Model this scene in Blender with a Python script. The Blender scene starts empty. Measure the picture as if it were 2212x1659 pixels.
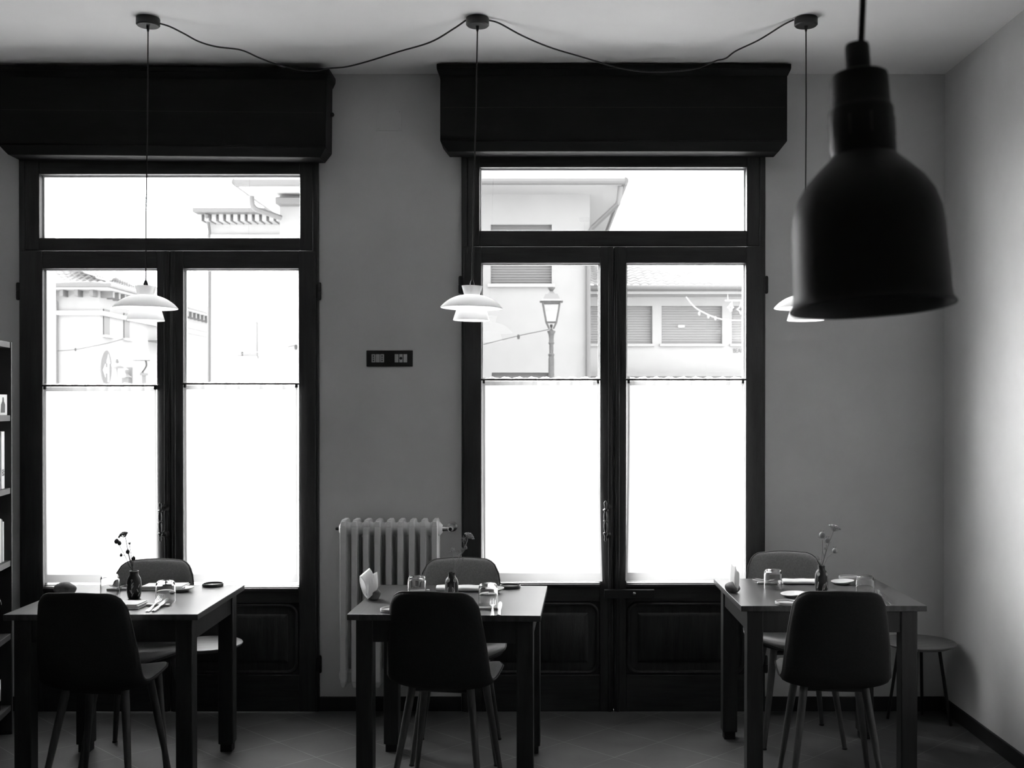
import bpy, math, random
from mathutils import Vector, Matrix
random.seed(7)
R = math.radians
PI = math.pi
scene = bpy.context.scene
col = scene.collection

# ------------------------------------------------------------------ camera
F, CX, HZ, EYE = 2400.0, 1170.0, 873.0, 1.59       # focal length in pixels of the 2212x1659 frame
TH = R(0.3)
CY = HZ + F*math.tan(TH)
cd = bpy.data.cameras.new('camera')
cam = bpy.data.objects.new('camera', cd); col.objects.link(cam)
cam.location = (0, 0, EYE)
cam.rotation_euler = (PI/2 - TH, 0, 0)
cd.sensor_width = 36.0
cd.lens = 36.0*F/2212.0
cd.shift_x = -(CX - 1106.0)/2212.0
cd.shift_y = (CY - 829.5)/2212.0
cd.clip_start = 0.05; cd.clip_end = 300
cd.dof.use_dof = True
cd.dof.focus_distance = 5.0
cd.dof.aperture_fstop = 6.3
scene.camera = cam

def ray(px, py):
    a = (px - CX)/F; b = -(py - CY)/F
    return Vector((a, b*math.sin(TH) + math.cos(TH), b*math.cos(TH) - math.sin(TH)))
def P(px, py, Y):
    d = ray(px, py); t = Y/d.y
    return Vector((d.x*t, Y, EYE + d.z*t))
def G(px, py, z):
    d = ray(px, py); t = (z - EYE)/d.z
    return Vector((d.x*t, d.y*t, z))

# ------------------------------------------------------------------ sky and exposure
scene.view_settings.view_transform = 'Standard'
scene.view_settings.look = 'None'
scene.view_settings.gamma = 1.0
scene.view_settings.use_curve_mapping = False
scene.view_settings.exposure = 0.0
SKY = 5.0                                   # pale overcast sky
GLOW_DIR = Vector((-0.62, 0.62, 0.58)).normalized()   # where the veiled sun stands behind the cloud
GLOW = 106.0
world = bpy.data.worlds.new('overcast_sky'); scene.world = world
world.use_nodes = True
wn = world.node_tree; wn.nodes.clear()
def wnode(kind, **k):
    n = wn.nodes.new(kind)
    for a, v in k.items(): setattr(n, a, v)
    return n
wo = wnode('ShaderNodeOutputWorld'); wb = wnode('ShaderNodeBackground'); tc = wnode('ShaderNodeTexCoord')
dp = wnode('ShaderNodeVectorMath', operation='DOT_PRODUCT'); dp.inputs[1].default_value = GLOW_DIR
mx0 = wnode('ShaderNodeMath', operation='MAXIMUM'); mx0.inputs[1].default_value = 0.0
pw = wnode('ShaderNodeMath', operation='POWER'); pw.inputs[1].default_value = 8.0
ml = wnode('ShaderNodeMath', operation='MULTIPLY_ADD'); ml.inputs[1].default_value = GLOW; ml.inputs[2].default_value = SKY
wb.inputs['Color'].default_value = (1, 1, 1, 1)
WL = wn.links.new
WL(tc.outputs['Generated'], dp.inputs[0]); WL(dp.outputs['Value'], mx0.inputs[0]); WL(mx0.outputs[0], pw.inputs[0])
WL(pw.outputs[0], ml.inputs[0]); WL(ml.outputs[0], wb.inputs['Strength']); WL(wb.outputs[0], wo.inputs[0])
try:
    scene.cycles.use_denoising = True
    scene.cycles.max_bounces = 14
    scene.cycles.diffuse_bounces = 8
    scene.cycles.transmission_bounces = 12
    scene.cycles.transparent_max_bounces = 24
    scene.cycles.sample_clamp_indirect = 10.0
except Exception:
    pass

# ------------------------------------------------------------------ materials
MATS = {}
def g4(v): return (v, v, v, 1)
def mat(name, v, rough=0.5, metal=0.0, noise=0.0, nscale=8.0, bump=0.0, bscale=60.0, spec=0.5,
        stretch=(1, 1, 1), coat=0.0, sheen=0.0):
    m = bpy.data.materials.new(name); MATS[name] = m
    m.use_nodes = True
    nt = m.node_tree; b = nt.nodes['Principled BSDF']
    b.inputs['Base Color'].default_value = g4(v)
    b.inputs['Roughness'].default_value = rough
    b.inputs['Metallic'].default_value = metal
    b.inputs['Specular IOR Level'].default_value = spec
    b.inputs['Coat Weight'].default_value = coat
    b.inputs['Coat Roughness'].default_value = 0.2
    b.inputs['Sheen Weight'].default_value = sheen
    if noise or bump:
        t = nt.nodes.new('ShaderNodeTexCoord'); mp = nt.nodes.new('ShaderNodeMapping')
        mp.inputs['Scale'].default_value = stretch
        nt.links.new(t.outputs['Object'], mp.inputs[0])
    if noise:
        n = nt.nodes.new('ShaderNodeTexNoise'); n.inputs['Scale'].default_value = nscale
        n.inputs['Detail'].default_value = 6; n.inputs['Roughness'].default_value = 0.6
        nt.links.new(mp.outputs[0], n.inputs['Vector'])
        r = nt.nodes.new('ShaderNodeMapRange')
        r.inputs['From Min'].default_value = 0.3; r.inputs['From Max'].default_value = 0.7
        r.inputs['To Min'].default_value = v*(1-noise); r.inputs['To Max'].default_value = v*(1+noise)
        nt.links.new(n.outputs['Fac'], r.inputs['Value'])
        nt.links.new(r.outputs[0], b.inputs['Base Color'])
    if bump:
        n2 = nt.nodes.new('ShaderNodeTexNoise'); n2.inputs['Scale'].default_value = bscale
        n2.inputs['Detail'].default_value = 4
        nt.links.new(mp.outputs[0], n2.inputs['Vector'])
        bp = nt.nodes.new('ShaderNodeBump'); bp.inputs['Strength'].default_value = bump
        bp.inputs['Distance'].default_value = 0.002
        nt.links.new(n2.outputs['Fac'], bp.inputs['Height'])
        nt.links.new(bp.outputs[0], b.inputs['Normal'])
    return m

mat('wall_paint', 0.60, 0.9, noise=0.05, nscale=3, bump=0.3, bscale=220)
mat('ceiling_paint', 0.84, 0.9, noise=0.03, nscale=2, bump=0.2, bscale=150)
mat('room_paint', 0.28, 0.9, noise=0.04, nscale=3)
mat('dark_skirting', 0.012, 0.5)
mat('door_wood', 0.022, 0.42, noise=0.55, nscale=5, bump=0.3, bscale=30, stretch=(9, 9, 0.8))
mat('door_wood_across', 0.022, 0.42, noise=0.55, nscale=5, bump=0.3, bscale=30, stretch=(0.8, 9, 9))
mat('shutter_box_wood', 0.0035, 0.55, spec=0.2, noise=0.35, nscale=5, bump=0.2, bscale=30, stretch=(0.6, 9, 9))
mat('table_leg_wood', 0.018, 0.45, noise=0.4, nscale=6, bump=0.2, bscale=40, stretch=(9, 9, 0.8))
mat('chair_fabric', 0.22, 0.95, noise=0.2, nscale=160, bump=0.6, bscale=500, spec=0.15, sheen=0.7)
mat('chair_shell', 0.024, 0.85, noise=0.15, nscale=160, bump=0.5, bscale=500, spec=0.15)
mat('piping', 0.05, 0.8)
mat('chair_leg', 0.06, 0.45, noise=0.25, nscale=8, stretch=(8, 8, 1))
mat('black_metal', 0.012, 0.4)
mat('black_rubber', 0.008, 0.6)
mat('black_plastic', 0.005, 0.45)
mat('grey_plastic', 0.42, 0.5)
mat('stool_wood', 0.17, 0.45, noise=0.25, nscale=5, stretch=(1.2, 10, 1))
mat('radiator_paint', 0.75, 0.45, noise=0.04, nscale=20, bump=0.1, bscale=90)
mat('chrome', 0.7, 0.25, metal=1.0)
mat('steel', 0.55, 0.22, metal=1.0)
mat('dark_brass', 0.10, 0.3, metal=1.0, noise=0.4, nscale=40)
mat('cord', 0.006, 0.7)
mat('lamp_socket', 0.01, 0.5)
mat('bell_shade', 0.005, 0.5, spec=0.35, bump=0.1, bscale=120)
mat('bell_lining', 0.10, 0.6)
mat('napkin_cloth', 0.78, 0.95, bump=0.4, bscale=300)
mat('ceramic', 0.75, 0.3)
mat('coaster', 0.45, 0.35, noise=0.1, nscale=30)
mat('coaster_dark', 0.05, 0.3, noise=0.1, nscale=30)
mat('rest_ceramic', 0.45, 0.5)
mat('stone', 0.16, 0.85, noise=0.35, nscale=30, bump=0.7, bscale=60)
mat('vase_glaze', 0.012, 0.28, noise=0.2, nscale=30)
mat('vase_paint', 0.75, 0.6)
mat('dried_plant', 0.24, 0.9, noise=0.3, nscale=60)
mat('dried_plant_dark', 0.05, 0.9, noise=0.3, nscale=60)
mat('shelf_wood', 0.045, 0.55, noise=0.35, nscale=5, stretch=(1, 1, 9))
mat('shelf_dark', 0.03, 0.6)
mat('book_white', 0.75, 0.6); mat('book_black', 0.015, 0.5); mat('book_grey', 0.28, 0.6)
mat('bottle_dark', 0.008, 0.12); mat('can_white', 0.7, 0.4)
mat('putty', 0.6, 0.7)
mat('hinge_iron', 0.008, 0.5)
# outdoors
mat('plaster', 0.285, 0.95, noise=0.04, nscale=1.5)
mat('plaster_grey', 0.27, 0.95, noise=0.05, nscale=1.5)
mat('stucco_reveal', 0.30, 0.95)
mat('roof_tile', 0.34, 0.9, noise=0.2, nscale=3)
mat('gutter_metal', 0.13, 0.5)
mat('plaster_white', 0.42, 0.95, noise=0.03, nscale=1.5)
mat('shutter_pale', 0.30, 0.7)
mat('shutter_slat', 0.16, 0.7)
mat('window_dark', 0.07, 0.4)
mat('sill_stone', 0.42, 0.8)
mat('cornice', 0.36, 0.9)
mat('iron_grey', 0.07, 0.6, noise=0.3, nscale=20)
mat('sign_blue', 0.10, 0.5); mat('sign_white', 0.55, 0.5)
mat('street_asphalt', 0.33, 0.95, noise=0.1, nscale=4)
mat('letter', 0.16, 0.6)
mat('wire', 0.05, 0.7); mat('string_white', 0.6, 0.6)

def floor_material():
    m = bpy.data.materials.new('stone_tile'); MATS['stone_tile'] = m; m.use_nodes = True
    nt = m.node_tree; b = nt.nodes['Principled BSDF']
    t = nt.nodes.new('ShaderNodeTexCoord'); mp = nt.nodes.new('ShaderNodeMapping')
    mp.vector_type = 'TEXTURE'
    mp.inputs['Location'].default_value = (0.329, 4.995, 0); mp.inputs['Rotation'].default_value = (0, 0, R(45))
    br = nt.nodes.new('ShaderNodeTexBrick'); br.offset = 0.0; br.squash = 1.0
    br.inputs['Scale'].default_value = 1.0
    br.inputs['Brick Width'].default_value = 0.317; br.inputs['Row Height'].default_value = 0.317
    br.inputs['Mortar Size'].default_value = 0.0018; br.inputs['Mortar Smooth'].default_value = 0.3
    br.inputs['Color1'].default_value = g4(0.052); br.inputs['Color2'].default_value = g4(0.060)
    br.inputs['Mortar'].default_value = g4(0.15)
    n = nt.nodes.new('ShaderNodeTexNoise'); n.inputs['Scale'].default_value = 5; n.inputs['Detail'].default_value = 8
    mx = nt.nodes.new('ShaderNodeMix'); mx.data_type = 'RGBA'; mx.blend_type = 'MULTIPLY'; mx.inputs[0].default_value = 1
    r = nt.nodes.new('ShaderNodeMapRange'); r.inputs['From Min'].default_value = .3; r.inputs['From Max'].default_value = .7
    r.inputs['To Min'].default_value = .6; r.inputs['To Max'].default_value = 1.4
    L = nt.links.new
    L(t.outputs['Object'], mp.inputs[0]); L(mp.outputs[0], br.inputs['Vector']); L(t.outputs['Object'], n.inputs['Vector'])
    L(n.outputs['Fac'], r.inputs['Value']); L(br.outputs['Color'], mx.inputs[6]); L(r.outputs[0], mx.inputs[7])
    L(mx.outputs[2], b.inputs['Base Color'])
    r2 = nt.nodes.new('ShaderNodeMapRange'); r2.inputs['To Min'].default_value = .5; r2.inputs['To Max'].default_value = .75
    L(n.outputs['Fac'], r2.inputs['Value']); L(r2.outputs[0], b.inputs['Roughness'])
    bp = nt.nodes.new('ShaderNodeBump'); bp.inputs['Strength'].default_value = .25; bp.inputs['Distance'].default_value = .002
    n3 = nt.nodes.new('ShaderNodeTexNoise'); n3.inputs['Scale'].default_value = 60; L(t.outputs['Object'], n3.inputs['Vector'])
    L(n3.outputs['Fac'], bp.inputs['Height']); L(bp.outputs[0], b.inputs['Normal'])
floor_material()

def tabletop_material():
    m = bpy.data.materials.new('table_top_wood'); MATS['table_top_wood'] = m; m.use_nodes = True
    nt = m.node_tree; b = nt.nodes['Principled BSDF']; L = nt.links.new
    t = nt.nodes.new('ShaderNodeTexCoord'); mp = nt.nodes.new('ShaderNodeMapping')
    mp.inputs['Scale'].default_value = (14, 0.9, 6)
    n = nt.nodes.new('ShaderNodeTexNoise'); n.inputs['Scale'].default_value = 3; n.inputs['Detail'].default_value = 8
    r = nt.nodes.new('ShaderNodeMapRange'); r.inputs['From Min'].default_value = .3; r.inputs['From Max'].default_value = .7
    r.inputs['To Min'].default_value = .03; r.inputs['To Max'].default_value = .085
    L(t.outputs['Object'], mp.inputs[0]); L(mp.outputs[0], n.inputs['Vector']); L(n.outputs['Fac'], r.inputs['Value'])
    br = nt.nodes.new('ShaderNodeTexBrick'); br.offset = 0.0; mb = nt.nodes.new('ShaderNodeMapping')
    mb.inputs['Location'].default_value = (0.0775, 5.0, 0)
    br.inputs['Scale'].default_value = 1.0; br.inputs['Brick Width'].default_value = 0.258; br.inputs['Row Height'].default_value = 10.0
    br.inputs['Mortar Size'].default_value = 0.0010; br.inputs['Mortar Smooth'].default_value = 0.2
    br.inputs['Color1'].default_value = g4(1); br.inputs['Color2'].default_value = g4(1); br.inputs['Mortar'].default_value = g4(.25)
    mm = nt.nodes.new('ShaderNodeMix'); mm.data_type = 'RGBA'; mm.blend_type = 'MULTIPLY'; mm.inputs[0].default_value = 1
    L(t.outputs['Object'], mb.inputs[0]); L(mb.outputs[0], br.inputs['Vector']); L(r.outputs[0], mm.inputs[6]); L(br.outputs['Color'], mm.inputs[7])
    L(mm.outputs[2], b.inputs['Base Color'])
    r2 = nt.nodes.new('ShaderNodeMapRange'); r2.inputs['To Min'].default_value = .24; r2.inputs['To Max'].default_value = .42
    L(n.outputs['Fac'], r2.inputs['Value']); L(r2.outputs[0], b.inputs['Roughness'])
    bp = nt.nodes.new('ShaderNodeBump'); bp.inputs['Strength'].default_value = .15; bp.inputs['Distance'].default_value = .001
    L(n.outputs['Fac'], bp.inputs['Height']); L(bp.outputs[0], b.inputs['Normal'])
tabletop_material()

def pane_material():
    m = bpy.data.materials.new('window_glass'); MATS['window_glass'] = m; m.use_nodes = True
    nt = m.node_tree; nt.nodes.clear(); L = nt.links.new
    o = nt.nodes.new('ShaderNodeOutputMaterial'); mx = nt.nodes.new('ShaderNodeMixShader')
    tr = nt.nodes.new('ShaderNodeBsdfTransparent'); gl = nt.nodes.new('ShaderNodeBsdfGlossy'); fr = nt.nodes.new('ShaderNodeFresnel')
    fr.inputs['IOR'].default_value = 1.5; gl.inputs['Roughness'].default_value = 0.0
    tr.inputs['Color'].default_value = g4(0.97)
    ge = nt.nodes.new('ShaderNodeNewGeometry'); bf = nt.nodes.new('ShaderNodeMath'); bf.operation = 'MULTIPLY_ADD'
    bf.inputs[1].default_value = 1/1.5 - 1.5; bf.inputs[2].default_value = 1.5     # same reflectance from both faces of the pane
    L(ge.outputs['Backfacing'], bf.inputs[0]); L(bf.outputs[0], fr.inputs['IOR'])
    L(fr.outputs[0], mx.inputs[0]); L(tr.outputs[0], mx.inputs[1]); L(gl.outputs[0], mx.inputs[2]); L(mx.outputs[0], o.inputs[0])
pane_material()

def glass_material():
    m = bpy.data.materials.new('drinking_glass'); MATS['drinking_glass'] = m; m.use_nodes = True
    nt = m.node_tree; nt.nodes.clear(); L = nt.links.new
    o = nt.nodes.new('ShaderNodeOutputMaterial'); gl = nt.nodes.new('ShaderNodeBsdfGlass')
    gl.inputs['IOR'].default_value = 1.45; gl.inputs['Roughness'].default_value = 0.0; gl.inputs['Color'].default_value = g4(0.98)
    L(gl.outputs[0], o.inputs[0])
glass_material()

def cloth_material(name, tl, df, tp):
    m = bpy.data.materials.new(name); MATS[name] = m; m.use_nodes = True
    nt = m.node_tree; nt.nodes.clear(); L = nt.links.new
    o = nt.nodes.new('ShaderNodeOutputMaterial')
    a = nt.nodes.new('ShaderNodeAddShader'); t = nt.nodes.new('ShaderNodeBsdfTranslucent'); d = nt.nodes.new('ShaderNodeBsdfDiffuse')
    x = nt.nodes.new('ShaderNodeBsdfTransparent'); mx = nt.nodes.new('ShaderNodeMixShader')
    t.inputs['Color'].default_value = g4(tl); d.inputs['Color'].default_value = g4(df)
    mx.inputs[0].default_value = tp
    L(t.outputs[0], a.inputs[0]); L(d.outputs[0], a.inputs[1]); L(a.outputs[0], mx.inputs[1]); L(x.outputs[0], mx.inputs[2]); L(mx.outputs[0], o.inputs[0])
cloth_material('curtain_cloth', 0.24, 0.55, 0.02)
cloth_material('curtain_hem', 0.078, 0.5, 0.0)
cloth_material('paper', 0.40, 0.58, 0.0)
cloth_material('lamp_opal', 0.30, 0.60, 0.0)
cloth_material('lamp_opal_upper', 0.48, 0.48, 0.0)

def emit_material(name, s):
    m = bpy.data.materials.new(name); MATS[name] = m; m.use_nodes = True
    nt = m.node_tree; nt.nodes.clear()
    o = nt.nodes.new('ShaderNodeOutputMaterial'); e = nt.nodes.new('ShaderNodeEmission')
    e.inputs['Strength'].default_value = s; nt.links.new(e.outputs[0], o.inputs[0])
emit_material('bulb_glow', 60.0)

# ------------------------------------------------------------------ mesh helpers
MW = {}
class MB:
    def __init__(s): s.v = []; s.f = []; s.m = []
    def add(s, vs, fs, m=0):
        o = len(s.v); s.v += [Vector(a) for a in vs]
        for f in fs: s.f.append(tuple(i+o for i in f)); s.m.append(m)
        return s
    def hexa(s, b, t, m=0):     # bottom and top quads, counter-clockwise from above
        return s.add(list(b)+list(t), [(3,2,1,0),(4,5,6,7),(0,1,5,4),(1,2,6,5),(2,3,7,6),(3,0,4,7)], m)
    def box(s, x0, x1, y0, y1, z0, z1, m=0):
        x0, x1 = min(x0,x1), max(x0,x1); y0, y1 = min(y0,y1), max(y0,y1); z0, z1 = min(z0,z1), max(z0,z1)
        q = lambda z: [(x0,y0,z),(x1,y0,z),(x1,y1,z),(x0,y1,z)]
        return s.hexa(q(z0), q(z1), m)
    def frus(s, a, z0, b, z1, m=0):   # a, b = (x0,x1,y0,y1)
        q = lambda r, z: [(r[0],r[2],z),(r[1],r[2],z),(r[1],r[3],z),(r[0],r[3],z)]
        return s.hexa(q(a, z0), q(b, z1), m)
    def tube(s, pts, r, n=8, m=0, cap=True):
        pts = [Vector(p) for p in pts]; k = len(pts)
        rs = r if isinstance(r, (list, tuple)) else [r]*k
        t0 = (pts[1]-pts[0]).normalized()
        up = Vector((0,0,1)) if abs(t0.z) < 0.9 else Vector((1,0,0))
        nrm = (up - t0*up.dot(t0)).normalized(); vs = []
        for i in range(k):
            t = (pts[min(i+1,k-1)] - pts[max(i-1,0)]).normalized()
            nrm = (nrm - t*nrm.dot(t)).normalized(); bn = t.cross(nrm)
            for j in range(n):
                a = 2*PI*j/n; vs.append(pts[i] + (nrm*math.cos(a) + bn*math.sin(a))*rs[i])
        fs = [(i*n+j, i*n+(j+1)%n, (i+1)*n+(j+1)%n, (i+1)*n+j) for i in range(k-1) for j in range(n)]
        if cap: fs += [tuple(range(n))[::-1], tuple(range((k-1)*n, k*n))]
        return s.add(vs, fs, m)
    def loop(s, pts, r, n=8, m=0):
        pts = [Vector(p) for p in pts]; k = len(pts); vs = []
        ctr = sum(pts, Vector())/k; prev = None
        for i in range(k):
            t = (pts[(i+1)%k] - pts[i-1]).normalized()
            d = prev if prev else (pts[i]-ctr)
            nr = (d - t*d.dot(t)).normalized(); prev = nr; bn = t.cross(nr)
            for j in range(n):
                a = 2*PI*j/n; vs.append(pts[i] + (nr*math.cos(a) + bn*math.sin(a))*r)
        fs = [(i*n+j, i*n+(j+1)%n, ((i+1)%k)*n+(j+1)%n, ((i+1)%k)*n+j) for i in range(k) for j in range(n)]
        return s.add(vs, fs, m)
    def lathe(s, prof, c=(0,0,0), n=32, m=0, M=None):
        c = Vector(c); vs = []; k = len(prof)
        for (r, z) in prof:
            for j in range(n):
                a = 2*PI*j/n; p = Vector((max(r,1e-5)*math.cos(a), max(r,1e-5)*math.sin(a), z))
                vs.append((M @ p if M else p) + c)
        fs = [(i*n+j, i*n+(j+1)%n, (i+1)*n+(j+1)%n, (i+1)*n+j) for i in range(k-1) for j in range(n)]
        if prof[0][0] > 1e-4 and prof[0] != prof[-1]: fs.append(tuple(range(n))[::-1])
        if prof[-1][0] > 1e-4 and prof[0] != prof[-1]: fs.append(tuple(range((k-1)*n, k*n)))
        return s.add(vs, fs, m)
    def ball(s, c, r, sc=(1,1,1), n=12, k=8, m=0, M=None):
        prof = [(math.sin(PI*i/k), -math.cos(PI*i/k)) for i in range(k+1)]
        S = Matrix.Diagonal((r*sc[0], r*sc[1], r*sc[2])); S = (M @ S) if M else S
        return s.lathe(prof, c, n, m, S)
    def prism(s, poly, fn, d0, d1, m=0):   # poly 2-D points; fn(a, b, d) -> 3-D
        k = len(poly); vs = [fn(a,b,d0) for a,b in poly] + [fn(a,b,d1) for a,b in poly]
        fs = [tuple(range(k)), tuple(range(k,2*k))[::-1]] + [(i+k, (i+1)%k+k, (i+1)%k, i) for i in range(k)]
        return s.add(vs, fs, m)
    def grid(s, rows, m=0):
        nv = len(rows[0]); vs = [p for r in rows for p in r]
        fs = [(i*nv+j, i*nv+j+1, (i+1)*nv+j+1, (i+1)*nv+j) for i in range(len(rows)-1) for j in range(nv-1)]
        return s.add(vs, fs, m)
    def build(s, name, mats, parent=None, loc=None, bevel=0, local=False, ang=35, seg=2, flat=False, solid=0):
        if parent is not None:
            Mi = Matrix() if local else MW[parent.name].inverted()
        else:
            Mi = Matrix() if (local or loc is None) else Matrix.Translation(-Vector(loc))
        me = bpy.data.meshes.new(name)
        me.from_pydata([tuple(Mi @ v) for v in s.v], [], s.f)
        for mm in (mats if isinstance(mats, (list, tuple)) else [mats]): me.materials.append(MATS[mm])
        me.polygons.foreach_set('material_index', s.m)
        import bmesh
        bm = bmesh.new(); bm.from_mesh(me); bmesh.ops.recalc_face_normals(bm, faces=bm.faces); bm.to_mesh(me); bm.free()
        if not flat:
            me.polygons.foreach_set('use_smooth', [True]*len(me.polygons))
            me.set_sharp_from_angle(angle=R(ang))
        me.update()
        o = bpy.data.objects.new(name, me); col.objects.link(o)
        if parent is not None:
            o.parent = parent; MW[o.name] = MW[parent.name].copy()
        elif loc is not None:
            o.location = loc; MW[o.name] = Matrix.Translation(Vector(loc))
        else: MW[o.name] = Matrix()
        if solid:
            md = o.modifiers.new('thickness', 'SOLIDIFY'); md.thickness = solid; md.offset = 0
        if bevel:
            md = o.modifiers.new('bevel', 'BEVEL'); md.width = bevel; md.segments = seg; md.limit_method = 'ANGLE'
            md.angle_limit = R(40); md.harden_normals = False
        return o

def tag(o, label=None, cat=None, group=None, kind=None):
    if label: o['label'] = label
    if cat: o['category'] = cat
    if group: o['group'] = group
    if kind: o['kind'] = kind
    return o
def thing(name, label, cat, loc=(0,0,0), rz=0.0, group=None, ry=0.0, kind=None):
    o = bpy.data.objects.new(name, None); col.objects.link(o)
    o.empty_display_size = 0.05
    o.location = loc; o.rotation_euler = (0, ry, rz)
    MW[o.name] = Matrix.Translation(Vector(loc)) @ Matrix.Rotation(rz, 4, 'Z') @ Matrix.Rotation(ry, 4, 'Y')
    return tag(o, label, cat, group, kind)
def copy_tree(o, parent=None):
    c = o.copy(); col.objects.link(c); c.parent = parent
    for ch in list(o.children): copy_tree(ch, c)
    return c
def place(o, loc, rz=0.0, label=None, group=None):
    o.location = loc; o.rotation_euler = (0, 0, rz)
    if label: o['label'] = label
    if group: o['group'] = group
    return o
def copies(proto, spots, group=None):     # spots: (loc, rz, label)
    out = []
    for i, (loc, rz, lab) in enumerate(spots):
        o = proto if i == 0 else copy_tree(proto)
        out.append(place(o, loc, rz, lab, group))
    return out
def smooth_path(pts, sub=6):
    pts = [Vector(p) for p in pts]; out = []
    for i in range(len(pts)-1):
        p0 = pts[max(i-1,0)]; p1 = pts[i]; p2 = pts[i+1]; p3 = pts[min(i+2,len(pts)-1)]
        for k in range(sub):
            t = k/sub
            out.append(0.5*((2*p1) + (p2-p0)*t + (2*p0-5*p1+4*p2-p3)*t*t + (3*p1-p0-3*p2+p3)*t**3))
    out.append(pts[-1]); return out

# ------------------------------------------------------------------ the room
WY = 5.755                     # inner face of the window wall
XR = P(2040, 873, WY).x        # right wall
XL = -3.02
YB = -2.6
CEIL = P(1500, 160, WY).z
WOUT = WY + 0.245
DOORS = [dict(x0=45, x1=690, top=331), dict(x0=997, x1=1652, top=323)]
for d in DOORS:
    d['X0'] = P(d['x0'], 873, WY).x; d['X1'] = P(d['x1'], 873, WY).x; d['Z'] = P(1000, d['top'], WY).z

def struct(mb, name, m, **k): return tag(mb.build(name, m, **k), kind='structure')
b = MB(); b.box(XL-.2, XR+.2, YB-.2, WOUT, -.12, 0); struct(b, 'floor', 'stone_tile')
b = MB(); b.box(XL-.2, XR+.2, YB-.2, WOUT, CEIL, CEIL+.2); struct(b, 'ceiling', 'ceiling_paint')
b = MB(); b.box(XR, XR+.2, YB-.2, WOUT, 0, CEIL); struct(b, 'wall_right', 'wall_paint')
b = MB(); b.box(XL-.2, XL, YB-.2, WOUT, 0, CEIL); struct(b, 'wall_left', 'room_paint')
b = MB(); b.box(XL, XR, YB-.2, YB, 0, CEIL); struct(b, 'wall_front', 'room_paint')
b = MB()
ins = 0.075
for (ya, yb, e) in ((WY, WY+.075, 0.0), (WY+.075, WOUT, ins)):
    a0, a1 = DOORS[0]['X0']+e, DOORS[0]['X1']-e; c0, c1 = DOORS[1]['X0']+e, DOORS[1]['X1']-e
    za, zc = DOORS[0]['Z']-e, DOORS[1]['Z']-e
    b.box(XL, a0, ya, yb, 0, CEIL); b.box(a1, c0, ya, yb, 0, CEIL); b.box(c1, XR, ya, yb, 0, CEIL)
    b.box(a0, a1, ya, yb, za, CEIL); b.box(c0, c1, ya, yb, zc, CEIL)
struct(b, 'wall_back', 'wall_paint')
SKH = 0.075
b = MB(); b.box(XL, DOORS[0]['X0']-.002, WY-.012, WY, 0, SKH); b.box(DOORS[0]['X1']+.002, DOORS[1]['X0']-.002, WY-.012, WY, 0, SKH)
b.box(DOORS[1]['X1']+.002, XR, WY-.012, WY, 0, SKH)
struct(b, 'baseboard_back', 'dark_skirting', bevel=.003)
b = MB(); b.box(XR-.012, XR, YB, WY-.012, 0, SKH); struct(b, 'baseboard_right', 'dark_skirting', bevel=.003)

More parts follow.
